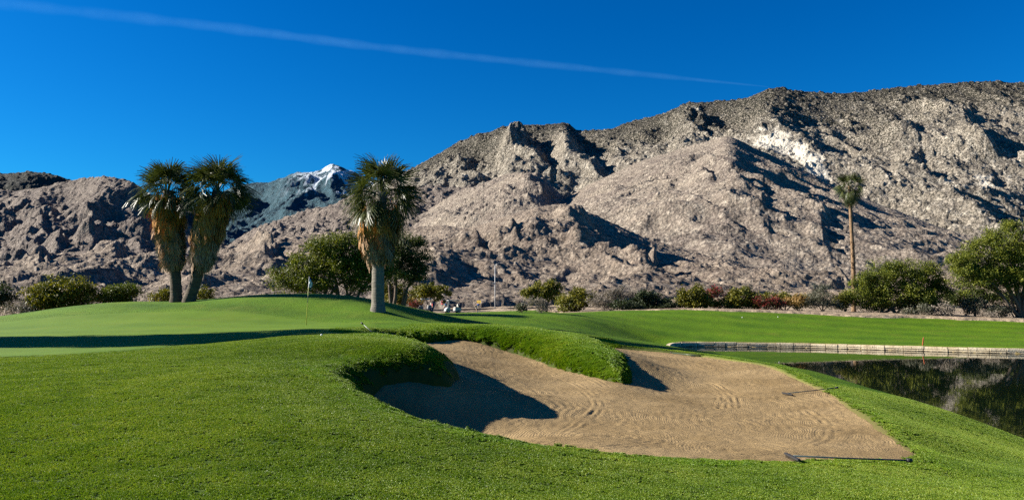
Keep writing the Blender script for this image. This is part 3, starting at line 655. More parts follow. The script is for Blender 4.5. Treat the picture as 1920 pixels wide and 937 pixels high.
M_bark = simple('bark', (.13, .10, .075), .95, var=.3, scale=6)
def limb(mb, a, b, r0, r1, sag=.15, n=5):
    a = Vector(a); b = Vector(b); d = (b - a).length; off = Vector((rng.normal(0, 1), rng.normal(0, 1), rng.normal(0, .5))) * sag * d
    pts = bez([a, a.lerp(b, .45) + off * .5, b], n // 2 + 1); m = len(pts)
    mb.tube(pts, [r0 + (r1 - r0) * i / (m - 1) for i in range(m)], 6); return pts
def quads(cen, size, asp=2.2, up=0.0, sizes=None):
    n = len(cen); d = rng.normal(0, 1, (n, 3)); d[:, 2] += up; d /= np.linalg.norm(d, axis=1)[:, None]
    e = rng.normal(0, 1, (n, 3)); e -= (e * d).sum(1)[:, None] * d; e /= np.linalg.norm(e, axis=1)[:, None]
    s = size * rng.uniform(.6, 1.35, n)[:, None]; a = d * s * .5; c = e * s * .5 / asp
    V = np.stack([cen - a, cen + c, cen + a, cen - c], 1).reshape(-1, 3); Fq = np.arange(4 * n).reshape(n, 4); return V, Fq
def bush(name, label, cat, lobes, D, mat, nleaf, size, trunk=None, group=None, asp=2.2, depth=.8, stems=True, twig=False, bark=None, up=.0, clump=.24, hfun=desert_h, extra=None):
    """lobes in picture units (px, py, rx, ry) at distance D; trunk: list of foot px"""
    sc = D / F; foot = trunk or [sum(l[0] for l in lobes) / len(lobes)]
    bx, by_ = XY(sum(foot) / len(foot), D); bz = hfun(bx, by_); base = np.array([bx, by_, bz])
    root = empty(name, tuple(base), label, cat, group)
    L = []
    for (a, b, rx, ry) in lobes:
        c = P(a, b, D) + np.array([0, rng.uniform(-.25, .25) * rx * sc, 0]) - base
        L.append((c, .92 * np.array([rx * sc, rx * sc * depth, ry * sc])))
    n_main = len(L)
    for c, r in list(L):
        for _ in range(5):
            u = rng.normal(0, 1, 3); u[2] = abs(u[2]) * .8; u /= np.linalg.norm(u); f_ = rng.uniform(.18, .45); L.append((c + u * r * .85, r * f_))
    vol = np.array([r.prod() ** .67 for _, r in L]); cnt = (nleaf * vol / vol.sum()).astype(int); P0 = []; tips = []
    for (c, r), n in zip(L, cnt):
        k = max(5, int(n / 42)); u = rng.normal(0, 1, (k, 3)); u /= np.linalg.norm(u, axis=1)[:, None]
        rad = rng.uniform(.15, 1., k) ** .5 * (1 + .17 * rng.normal(0, 1, k)); cl = c + u * rad[:, None] * r
        cl = cl[cl[:, 2] > .05]; tips.append(cl)
        if len(cl) == 0: continue
        w_ = rng.integers(0, len(cl), n); q = cl[w_] + rng.normal(0, clump, (n, 3)) * np.array([1., 1., .7]); P0.append(q[q[:, 2] > .0])
    pts = np.concatenate(P0); V, Fq = quads(pts, size, asp, up)
    mesh_np('foliage' if not twig else 'twigs', V, Fq, mat, root, False)
    mb = MB()
    for t_i, fp in enumerate(foot):
        f0 = np.array(XY(fp, D) + (0,)) - base; f0[2] = 0
        mine = [i for i in range(n_main) if i % len(foot) == t_i] or [0]
        for i in mine:
            c, r = L[i]; m = f0 + (c - f0) * np.array([.35, .3, .5]); r0 = .04 + .012 * c[2] * (1.5 if trunk else 1)
            limb(mb, f0 - np.array([0, 0, .15]), m, r0 * 1.5, r0, .06); limb(mb, m, c, r0, r0 * .45, .12)
            for e in tips[i][:12 if trunk else 6]: limb(mb, c if rng.uniform() < .5 else m, e, r0 * .4, .012, .08, 3)
    mb.build('trunk' if trunk else 'stems', bark or M_bark, root, True)
    return root
M_olive = leafmat('olive_leaf', [(.045, .055, .006), (.11, .12, .010), (.20, .19, .016), (.29, .25, .03)], .3, .8)
M_mesq = leafmat('mesquite_leaf', [(.036, .056, .006), (.09, .12, .010), (.17, .195, .016), (.27, .28, .03)], .28, .6)
M_dark = leafmat('dark_leaf', [(.02, .032, .013), (.035, .052, .02), (.065, .085, .032)], .25, .8)
M_mesq2 = leafmat('dark_mesquite_leaf', [(.026, .042, .008), (.06, .085, .012), (.11, .13, .018)], .25, .8)  # darker set of mesquite leaf greens
M_grey = leafmat('grey_leaf', [(.07, .075, .05), (.12, .125, .085), (.19, .18, .13)], .2, 1.)
M_twig = leafmat('dry_twig', [(.14, .115, .085), (.24, .20, .16), (.36, .31, .26)], .1, 1.)
M_red = leafmat('red_bract', [(.04, .05, .012), (.07, .06, .02), (.24, .03, .03), (.38, .06, .06)], .3, 1.5)
M_orange = leafmat('orange_leaf', [(.10, .09, .02), (.35, .20, .06), (.50, .32, .12)], .3, 1.2)
M_bright = leafmat('bright_leaf', [(.05, .075, .01), (.10, .13, .015), (.16, .18, .02)], .35, .8)
BG = 'bushes behind the green mound'; BR = 'bushes along the far side of the fairway'
bush('desert_bush', 'dark bush cut off by the left edge of the photo', 'bush', [(-30,560,50,34),(8,560,26,30)], 64, M_dark, 5000, .22, group=BG)
bush('dry_brush', 'grey twiggy brush at the far left beside the big olive bush', 'dry brush', [(45,580,22,14),(25,585,20,14)], 62, M_twig, 1500, .3, asp=9, twig=True, group=BG)
bush('desert_bush', 'broad olive bush left of the small round bush', 'bush', [(85,560,42,28),(125,545,48,32),(165,560,36,30),(110,572,60,22)], 64, M_olive, 15000, .22, group=BG)
bush('desert_bush', 'small round yellow-green bush between the olive bush and the palm pair', 'bush', [(229,552,32,24),(215,558,20,18)], 64, M_bright, 6000, .2, group=BG)
bush('desert_bush', 'low bush peeping out left of the palm pair trunks', 'bush', [(308,560,24,16)], 66, M_olive, 2200, .2, group=BG)
bush('desert_bush', 'low bush peeping out right of the palm pair trunks', 'bush', [(374,556,20,16)], 66, M_olive, 1800, .2, group=BG)
bush('mesquite_tree', 'spreading mid-green mesquite tree left of the stout palm, crooked trunks under it', 'tree',
     [(540,528,38,26),(575,505,44,34),(610,468,40,34),(650,470,46,32),(640,505,52,30),(590,535,50,18),(690,488,40,36),(715,505,34,30),(680,530,38,20)], 63, M_mesq, 56000, .17, trunk=[598, 655, 640], group=None)
bush('mesquite_tree', 'darker thin-crowned mesquite tree right of the stout palm', 'tree', [(755,462,42,32),(788,495,30,30),(742,500,42,34),(772,522,32,16),(720,480,34,30)], 70, M_mesq2, 24000, .17, trunk=[735, 750])
bush('desert_bush', 'dark olive bush close behind the stout palm trunk', 'bush', [(742,552,24,18),(728,545,16,16)], 76, M_olive, 3600, .24, group=BG)
bush('desert_bush', 'wide flat-topped olive bush behind the stop sign', 'bush', [(790,552,28,18),(825,550,26,18),(808,543,26,14)], 128, M_olive, 6000, .36, group=BG)
bush('dry_brush', 'orange-brown brush below the flat-topped olive bush', 'dry brush', [(752,562,18,10),(775,568,14,8)], 112, M_orange, 1200, .3, group=BG)
bush('flowering_bush', 'small red flowering bush at the lower edge of the orange brush', 'bush', [(775,572,10,8)], 110, M_red, 700, .22)
bush('desert_bush', 'lopsided olive bush leaning over pale brush, first of the bushes right of the light pole', 'bush', [(1010,548,26,18),(1035,545,20,20),(995,552,16,12)], 96, M_olive, 6500, .28, group=BR, trunk=[1025])
bush('dry_brush', 'pale straw brush under the lopsided olive bush', 'dry brush', [(1005,572,20,16),(1022,578,16,12)], 92, M_twig, 1700, .4, asp=10, twig=True, group=BR)
bush('desert_bush', 'low bluish green bush beside a short post', 'bush', [(978,578,13,8)], 100, M_grey, 900, .24, group=BR)
bush('desert_bush', 'rounded olive bush between pale brush and grey leafless brush', 'bush', [(1078,563,32,22),(1100,562,20,18),(1060,572,18,14)], 88, M_olive, 7500, .26, group=BR)
bush('dry_brush', 'wide leafless grey brush in the middle of the far bushes', 'dry brush', [(1140,562,34,22),(1175,558,28,22),(1125,570,22,14)], 85, M_twig, 5200, .5, asp=14, twig=True, group=BR, up=.5)
bush('desert_bush', 'dark bush with brown top right of the grey leafless brush', 'bush', [(1212,563,28,22),(1240,570,24,14),(1195,570,20,14)], 84, M_dark, 5500, .26, group=BR)
bush('desert_bush', 'upright round-topped green bush left of the red flowers', 'bush', [(1298,558,28,24),(1290,570,24,16),(1325,570,22,18)], 83, M_olive, 7000, .25, group=BR)
bush('flowering_bush', 'bougainvillea with a few red blooms on its top, behind dark leaves', 'bush', [(1345,556,24,18),(1355,572,22,14)], 84, M_red, 2600, .2, group='red bougainvilleas')
bush('desert_bush', 'brown-green bush between the two red bougainvilleas', 'bush', [(1392,560,28,20),(1372,570,26,16),(1412,572,18,12)], 83, M_olive, 6000, .25, group=BR)
bush('flowering_bush', 'low bougainvillea covered in deep red blooms beside the orange bush', 'bush', [(1448,570,26,12),(1430,566,18,12)], 82, M_red, 3400, .2, group='red bougainvilleas')
bush('flowering_bush', 'small bush of orange leaves right of the deep red bougainvillea', 'bush', [(1495,566,20,14)], 82, M_orange, 2600, .2)
bush('dry_brush', 'open grey-green twiggy bush left of the tall thin palm', 'dry brush', [(1542,558,30,24),(1525,568,20,14),(1560,572,18,10)], 83, M_grey, 4200, .36, asp=8, twig=True, group=BR, up=.6)
bush('desert_tree', 'wide dark green tree spilling to the ground beside the tall thin palm', 'tree', [(1615,555,28,26),(1650,525,40,34),(1700,515,46,30),(1745,525,40,32),(1690,555,62,26),(1760,550,26,24),(1625,530,26,22),(1640,572,34,14),(1730,572,40,14)], 83, M_mesq, 62000, .17, trunk=[1680, 1720, 1650])
bush('agave_clump', 'bright green spiky clump under the right end of the wide tree', 'plant', [(1745,562,16,12)], 81, M_bright, 500, .7, asp=7, up=1.)
bush('shrub', 'pale grey-green shrub at the foot of the wide tree', 'shrub', [(1735,580,16,9),(1700,584,9,6)], 80, M_grey, 1700, .18, group='low grey shrubs on the sandy strip')
bush('shrub', 'straw-coloured mounded shrub right of the pale grey-green shrub', 'shrub', [(1770,580,22,10)], 79.7, M_twig, 1900, .18, group='low grey shrubs on the sandy strip')
bush('shrub', 'silvery shrub under the left edge of the big tree', 'shrub', [(1832,572,22,13),(1822,580,14,10)], 81, M_grey, 2200, .2, group='low grey shrubs on the sandy strip')
bush('shrub', 'greenish grey shrub left of the big tree trunk', 'shrub', [(1872,583,24,10)], 80, M_grey, 1900, .2, group='low grey shrubs on the sandy strip')
bush('dry_brush', 'brown twiggy brush in front of the silvery shrub', 'dry brush', [(1855,592,14,8)], 79, M_twig, 700, .3, asp=9, twig=True, group='low grey shrubs on the sandy strip')
bush('mesquite_tree', 'big bright green tree with a slanting dark trunk at the right edge of the photo', 'tree',
     [(1820,520,42,34),(1850,480,48,36),(1890,455,44,38),(1930,490,50,60),(1870,520,50,30),(1800,500,28,26),(1910,520,46,30),(1960,460,44,44)], 80, M_mesq, 85000, .17, trunk=[1910, 1914])
bush('desert_bush', 'dark low bush in the gap between the grey leafless brush and the brown-topped bush', 'bush', [(1170,574,24,11),(1195,578,20,8)], 82, M_dark, 2600, .22, group=BR)
bush('desert_bush', 'low dark scrub left of the round-topped green bush', 'bush', [(1255,574,18,9),(1240,578,14,7)], 82.5, M_dark, 1700, .22, group=BR)
bush('desert_bush', 'olive scrub behind the red and orange bushes', 'bush', [(1432,560,26,12),(1472,560,26,12),(1510,562,20,10)], 88, M_olive, 3600, .24, group=BR)
bush('desert_bush', 'brownish bush between the open twiggy bush and the tall thin palm', 'bush', [(1578,568,18,14),(1590,560,14,14)], 84, M_olive, 2600, .22, group=BR)
bush('desert_bush', 'dark thicket behind the straw-coloured shrub', 'bush', [(1795,560,30,16),(1825,556,28,16)], 86, M_mesq2, 5200, .22, group=BR)
bush('desert_bush', 'dark thicket behind the big tree trunk', 'bush', [(1868,562,34,16),(1935,562,36,20)], 86, M_mesq2, 5600, .22, group=BR)
bush('desert_bush', 'small olive bush on the desert floor right of the lopsided olive bush', 'bush', [(1050,562,14,9)], 104, M_olive, 1100, .24, group=BR)

# ================================================================== THINGS
M_white = simple('white_paint', (.78, .78, .76), .45, var=.05)
M_metal = simple('grey_metal', (.42, .43, .44), .4, .6, var=.1)
M_metal2 = simple('galvanised', (.58, .58, .57), .5, .0, var=.08)
M_black = simple('black_rubber', (.02, .02, .022), .6)
M_wood = simple('weathered_wood', (.30, .22, .15), .9, var=.3)
# ---- flagstick
fx, fy, fz = gp(575, 35); fz += .02
root = empty('golf_flag', (fx, fy, fz), 'striped flagstick with a limp blue and white flag on the putting green', 'golf flag')
H_ = 2.24; lean = Vector((.045, 0, 1)).normalized()
def fs(h): return lean * h
segs = [(0, 1.02, (.62, .60, .12)), (1.02, 1.36, (.03, .06, .03)), (1.36, 1.75, (.62, .60, .14)), (1.75, 2.26, (.75, .75, .72))]
pole_m = NT('flagpole_bands'); gz_ = pole_m.n('ShaderNodeTexCoord').outputs['Object']; sx_ = pole_m.n('ShaderNodeSeparateXYZ'); pole_m.l(gz_, sx_.inputs[0])
r_ = pole_m.n('ShaderNodeValToRGB'); r_.color_ramp.interpolation = 'CONSTANT'; e = r_.color_ramp.elements
pole_m.l(pole_m.math('DIVIDE', sx_.outputs['Z'], 2.3), r_.inputs[0])
while len(e) < 4: e.new(.5)
for k, (a, b_, c) in enumerate(segs): e[k].position = a / 2.3; e[k].color = c + (1,)
pole_m.pbr(r_.outputs[0], .4)
MB().tube([fs(-.1), fs(1.1), fs(2.26)], [.019, .016, .012], 10).build('pole', pole_m.m, root, True)
V = []; nu, nv = 15, 9
for i in range(nu):
    for j in range(nv):
        u = i / (nu - 1); v = j / (nv - 1)   # limp cloth: folds drawn in towards the pole, lower corner hanging
        x_ = .015 + .13 * u + .02 * math.sin(v * 5); y_ = .045 * math.sin(u * 15 + v * 2) * (1 - .2 * v); z_ = 2.24 - .36 * v - .24 * u - .05 * u * v
        V.append(tuple(fs(0) + Vector((x_ + lean.x * z_, y_, z_))))
fl = NT('flag_cloth'); tc = fl.n('ShaderNodeTexCoord').outputs['Object']; sp_ = fl.n('ShaderNodeSeparateXYZ'); fl.l(tc, sp_.inputs[0])
rr_ = fl.n('ShaderNodeValToRGB'); rr_.color_ramp.interpolation = 'CONSTANT'; e = rr_.color_ramp.elements
while len(e) < 4: e.new(.5)
for k, (a, c) in enumerate(((0, (.02, .18, .2)), (.25, (.72, .8, .82)), (.62, (.03, .22, .32)), (.8, (.02, .07, .25)))): e[k].position = a; e[k].color = c + (1,)
fl.l(fl.math('MULTIPLY', fl.math('SUBTRACT', sp_.outputs['Z'], 1.6), 1.55), rr_.inputs[0]); fl.pbr(rr_.outputs[0], .8)
f_ = mesh_np('flag', V, grid_faces(nu, nv), fl.m, root); md = f_.modifiers.new('thick', 'SOLIDIFY'); md.thickness = .004
# ---- rakes
M_pole = simple('rake_handle_paint', (.035, .06, .065), .35, spec=.5); M_tine = simple('rake_head_plastic', (.03, .03, .032), .5)
def rake(label, a, b, head_at_a=True, Hn=Vector((0, 0, 1))):
    """lying rake: a = head end, b = handle end"""
    a = Vector(a); b = Vector(b); d = (b - a).normalized(); L = (b - a).length
    root = empty('bunker_rake', a, label, 'rake', 'rakes left in and around the bunker')
    s = d.cross(Hn).normalized(); n = s.cross(d)
    Rm = Matrix((d, s, n)).transposed()
    MB().tube([d * .02 + n * .03, d * (L * .5) + n * .02, d * L + n * .02], [.013, .012, .013], 10).build('handle', M_pole, root, True)
    MB().tube([d * (L - .07) + n * .02, d * (L + .01) + n * .02], .03, 10).build('end_cap', M_tine, root, True)
    mb = MB(); mb.box(n * .02, (.045, .5, .03), Rm, .006)
    for k in range(15): mb.tube([s * (-.24 + k * .48 / 14) + n * .01, s * (-.24 + k * .48 / 14) - n * .045 + d * .01], [.007, .003], 5)
    mb.build('head', M_tine, root)
    return root
def on(px, py, D, dz=.02):
    p = P(px, py, D); return p + np.array([0, 0, dz])
def surf_pt(px, D, dz=.03):
    x_, y_ = XY(px, D); dd, _ = sdist(np.array([x_]), np.array([y_]), bun_xy)
    z_ = lawn_h(x_, y_); zs_ = float(S(np.array([x_]), np.array([y_]))[0]) if dd[0] < .15 else -9
    return (x_, y_, max(z_, zs_) + dz)
rake('rake lying along the front right lip of the sand, nearest to the camera', surf_pt(1478, 11.4, .06), surf_pt(1698, 11.5, .09))
rake('rake across the right edge of the sand, handle end on the grass', surf_pt(1472, 21.6), surf_pt(1566, 22.0, .06))
rake('rake lying at the back edge of the sand', surf_pt(1303, 34.3), surf_pt(1256, 36.2, .03))
x_, y_, _ = surf_pt(722, 26.4); rk_a = Vector((x_, y_, float(S(np.array([x_]), np.array([y_]))[0]) + .04)); 
rake('rake propped with its handle sticking up from the shaded far end of the bunker', rk_a, Vector(P(678, 605, 26.8)), Hn=Vector((0, -1, .2)))
# ---- ball on the grass and tee markers
def ico(r, sub=2):
    bm = bmesh.new(); bmesh.ops.create_icosphere(bm, subdivisions=sub, radius=r)
    V = [tuple(v.co) for v in bm.verts]; bm.verts.index_update(); Fc = [[v.index for v in f.verts] for f in bm.faces]; bm.free(); return V, Fc
def ball(name, label, px, D, r, cat, group=None):
    x_, y_, z_ = gp(px, D); V, Fc = ico(r); V = [(a, b_, c + r * .9) for a, b_, c in V]
    o = mesh_np(name, V, Fc, M_white); o.location = (x_, y_, z_); tag(o, label, cat, group)
    if cat == 'tee marker':
        MB().tube([(0, 0, -.08), (0, 0, r * .3)], [.012, .02], 6).build('spike', M_metal, o)
ball('golf_ball', 'white golf ball on the short grass just below the shadow band', 604, 21.6, .034, 'golf ball')
ball('tee_marker', 'white tee marker on the tee in front of the golf carts', 886, 96, .08, 'tee marker', 'white tee markers')
ball('tee_marker', 'left one of two white markers high on the far fairway bank', 1391, 73.5, .05, 'tee marker', 'white tee markers')
ball('tee_marker', 'right one of two white markers high on the far fairway bank', 1458, 74.2, .05, 'tee marker', 'white tee markers')
# ---- red stake on the far bank
sx0, sy0, sz0 = gp(1727, 58.3)
root = empty('hazard_stake', (sx0, sy0, sz0), 'short leaning red stake above the stone edge of the pond', 'stake')
mb = MB(); mb.box((.04, 0, .27), (.075, .05, .66), Matrix.Rotation(.16, 3, 'Y'), .008); mb.build('post', simple('stake_red', (.55, .13, .05), .6), root)
MB().box((.10, 0, .615), (.06, .04, .03), Matrix.Rotation(.16, 3, 'Y'), .006).build('tip', simple('stake_tip', (.6, .3, .2), .7), root)
# ---- stone edging of the pond
ed = poly(LAKE, 6)[NEAR_N + 12:]; ed = ed[ed[:, 0] > 0]
seg = np.linalg.norm(np.diff(ed, axis=0), axis=1); cum = np.r_[0, np.cumsum(seg)]; Lt = cum[-1]
def edp(s): return np.array([np.interp(s, cum, ed[:, 0]), np.interp(s, cum, ed[:, 1])])
mb = MB(); s = 0.; cpos = ed.mean(0)
while s < Lt - .5:
    wd = rng.uniform(.7, 1.7); a = edp(s + .006); b2 = edp(min(s + wd - .006, Lt)); tdir = (b2 - a); ln = np.linalg.norm(tdir); tdir /= max(ln, 1e-6); nrm = np.array([-tdir[1], tdir[0]])
    if nrm @ (np.array([15., 30.]) - a) > 0: nrm = -nrm
    c = (a + b2) / 2 + nrm * (.12 + rng.normal(0, .012)); top = -1.985 + rng.normal(0, .012)
    ag = math.atan2(tdir[1], tdir[0]) + rng.normal(0, .008)
    for (z0_, z1_) in ((-2.7, -2.2 + rng.normal(0, .01)), (-2.195 + .0, top)):
        mb.box((c[0], c[1], (z0_ + z1_) / 2), (ln, .32 + rng.normal(0, .02), z1_ - z0_ - .008), Matrix.Rotation(ag, 3, 'Z'), .025)
    s += wd
t = NT('pond_stone'); p = t.pos(); c = t.mix(t.ramp(t.noise(p, 1.3, 4), [(.35, 0.), (.7, 1.)]), (.62, .50, .32), (.86, .74, .52))
sepz = t.n('ShaderNodeSeparateXYZ'); t.l(p, sepz.inputs[0]); wl = t.math('ADD', sepz.outputs['Z'], t.math('MULTIPLY', t.noise(p, 3, 3), .12))
c = t.mix(t.ramp(t.math('ADD', wl, 3.0), [(.73, 1.), (.78, 0.)]), c, (.03, .025, .015))
v2 = t.ramp(t.noise(t.mapv(p, (1, 1, .3)), 5, 3, .7), [(.58, 0.), (.64, 1.)]); c = t.mix(t.math('MULTIPLY', v2, .7), c, (.10, .075, .05))
t.pbr(c, .9, 0, t.bump(t.noise(p, 9, 4, .7), .03), .15)
wall = mb.build('stone_edging', t.m); tag(wall, 'low pale stone edging along the far shore of the pond', 'wall')
# ---- light pole, signs, post
def at_desert(px, D): return gp(px, D, desert_h)
b = Vector(at_desert(928, 146)); root = empty('light_pole', b, 'tall thin white pole rising in front of the boulder slope', 'pole')
top = (HOR - 497) * 146 / F + CAMZ - b.z
MB().tube([(0, 0, -.3), (0, 0, top * .5), (0, 0, top)], [.11, .085, .06], 10).build('mast', M_metal2, root, True)
MB().tube([(0, 0, top - .1), (.6, 0, top + .35), (1.3, 0, top + .6)], [.05, .045, .035], 8).build('arm', M_metal, root, True)
MB().box((-.25, -.1, top * .58), (.42, .2, .22), None, .03).build('bracket', M_metal, root)
MB().tube([(0, 0, -.1), (0, 0, .12)], [.32, .3], 12).build('base', M_metal, root)
def glyphs(parent, word, h, y, x0, z0, mat):
    G_ = {'S': [(1,1,0,1),(0,1,0,.5),(0,.5,1,.5),(1,.5,1,0),(1,0,0,0)], 'T': [(0,1,1,1),(.5,1,.5,0)], 'O': [(0,0,0,1),(0,1,1,1),(1,1,1,0),(1,0,0,0)], 'P': [(0,0,0,1),(0,1,1,1),(1,1,1,.5),(1,.5,0,.5)]}
    w_ = h * .55; st_ = h * .2; mb = MB()
    for i, ch in enumerate(word):
        for k, (a, b1, c, d) in enumerate(G_[ch]):
            cx_ = x0 + i * (w_ + h * .28) + (a + c) / 2 * w_; cz_ = z0 + (b1 + d) / 2 * h
            mb.box((cx_, y - .0007 * k, cz_), (abs(c - a) * w_ + st_, .006, abs(d - b1) * h + st_))
    mb.build('lettering', mat, parent)
b = Vector(at_desert(829, 134)); root = empty('stop_sign', b, 'red octagonal stop sign between the golf carts', 'sign', rz=-.55)
zc = (HOR - 567) * 134 / F + CAMZ - b.z
MB().tube([(0, 0, -.3), (0, 0, zc + .3)], .035, 8).build('post', M_metal, root)
oc = [(.40 * math.cos(R(22.5 + 45 * k)), zc + .40 * math.sin(R(22.5 + 45 * k))) for k in range(8)]; oi_ = [(x_ * .91, zc + (z_ - zc) * .91) for x_, z_ in oc]
MB().prism(oc, -.06, -.045).build('plate', M_white, root)
MB().prism(oi_, -.066, -.0615).build('red_face', simple('sign_red', (.55, .015, .02), .4, var=.03), root)
glyphs(root, 'STOP', .22, -.07, -.30, zc - .11, M_white)
b = Vector(at_desert(898, 150)); root = empty('arrow_sign', b, 'yellow rectangular sign with a black double arrow above the bending golfer', 'sign', rz=-.5)
zc = (HOR - 565.5) * 150 / F + CAMZ - b.z; zc = max(zc, 1.0)
for s_ in (-.3, .3): MB().tube([(s_, 0, -.3), (s_, 0, zc + .2)], .03, 8).build('post', M_metal, root)
MB().box((0, -.05, zc), (.92, .02, .5), None, .005).build('plate', simple('sign_yellow', (.75, .48, .05), .4, var=.03), root)
ar = [(-.38, 0), (-.2, .15), (-.2, .06), (.2, .06), (.2, .15), (.38, 0), (.2, -.15), (.2, -.06), (-.2, -.06), (-.2, -.15)]
MB().prism([(x_, zc + z_) for x_, z_ in ar], -.066, -.0625).build('double_arrow', M_black, root)
b = Vector(at_desert(958, 118)); root = empty('marker_post', b, 'short thin wooden post left of the bluish bush', 'post')
MB().box((0, 0, .3), (.08, .08, 1.0), None, .01).build('stake', M_wood, root); MB().box((0, 0, .82), (.10, .10, .05), None, .01).build('cap', M_white, root)
# ---- golf carts
def ground_h(x, y): return max(lawn_h(x, y), desert_h(x, y))
def cart(label, px, D, yaw, body_c):
    b = Vector(gp(px, D, ground_h)); root = empty('golf_cart', b, label, 'golf cart', 'golf carts parked beyond the mound', rz=yaw)
    M_b = simple('cart_body', body_c, .3, var=.03, spec=.5)
    prof = [(-1.15, .32), (-1.15, .72), (-.75, .80), (-.25, .78), (-.2, .36), (.45, .34), (.55, .78), (.85, .86), (1.1, .66), (1.2, .42), (1.2, .3), (.95, .28), (-.95, .28)]
    MB().prism(prof, -.56, .56).build('body', M_b, root)
    MB().box((-.5, 0, .86), (.5, 1.0, .13), None, .04).build('seat', simple('cart_seat', (.45, .42, .36), .6), root)
    MB().box((-.78, 0, 1.12), (.1, 1.0, .42), Matrix.Rotation(-.15, 3, 'Y'), .04).build('backrest', simple('cart_backrest', (.45, .42, .36), .6), root)
    MB().box((-.05, 0, 1.86), (1.75, 1.16, .07), None, .03).build('roof', M_white, root)
    for sx_ in (-.8, .6):
        for sy_ in (-.52, .52): MB().tube([(sx_ + (.2 if sx_ > 0 else -.05), sy_, .74), (sx_ + (.02 if sx_ > 0 else 0), sy_, 1.84)], .02, 6).build('roof_post', M_black, root)
    gl = NT('windscreen'); q = gl.pbr((.25, .3, .32), .05, spec=.5, Alpha=.10)
    MB().box((.71, 0, 1.32), (.015, .98, .9), Matrix.Rotation(-.16, 3, 'Y')).build('windscreen', gl.m, root)
    MB().tube([(.5, .25, .8), (.28, .25, 1.02)], .02, 6).build('steering_column', M_black, root)
    for sx_ in (-.78, .82):
        for sy_ in (-.52, .52):
            wh = MB().tube([(sx_, sy_ - .1, .23), (sx_, sy_ + .1, .23)], .235, 18).build('wheel', M_black, root)
            MB().tube([(sx_, sy_ - .108, .23), (sx_, sy_ + .108, .23)], .12, 12).build('rim', M_metal, wh)
    for sy_ in (-.2, .2): MB().tube([(-1.12, sy_, .7), (-1.2, sy_, 1.5)], [.13, .15], 10).build('golf_bag', simple('bag_cloth', (.05, .06, .12), .8), root)
    return root
cart('golf cart with a white roof beside the person in red', 799, 114, R(195), (.3, .3, .3))
cart('white golf cart nearest to the stop sign, next to the person in blue', 849, 110, R(200), (.5, .5, .49))
# ---- people
M_skin = simple('skin', (.42, .24, .16), .6, var=.05)
def person(label, foot, joints, radii, edges, cloth, yaw=0.):
    """joints in metres; one continuous body by Skin + Subsurf; clothes as children"""
    root = empty('person', foot, label, 'person', None, yaw)
    def skinned(name, ids, grow, mat, sub=2):
        me = bpy.data.meshes.new(name); idm = {j: i for i, j in enumerate(ids)}
        me.from_pydata([joints[j] for j in ids], [(idm[a], idm[b_]) for a, b_ in edges if a in idm and b_ in idm], [])
        o = bpy.data.objects.new(name, me); C.objects.link(o); o.parent = root
        sk = o.modifiers.new('skin', 'SKIN'); o.modifiers.new('sub', 'SUBSURF').levels = sub; o.modifiers['sub'].render_levels = sub
        for i, j in enumerate(ids): me.skin_vertices[0].data[i].radius = (radii[j] + grow,) * 2 if not hasattr(radii[j], '__len__') else tuple(r + grow for r in radii[j]); me.skin_vertices[0].data[i].use_root = (i == 0)
        me.materials.append(mat); sk.use_smooth_shade = True; return o
    skinned('body', list(joints), 0, M_skin)
    for nm, ids, mat in cloth: skinned(nm, ids, .018, mat)
    return root
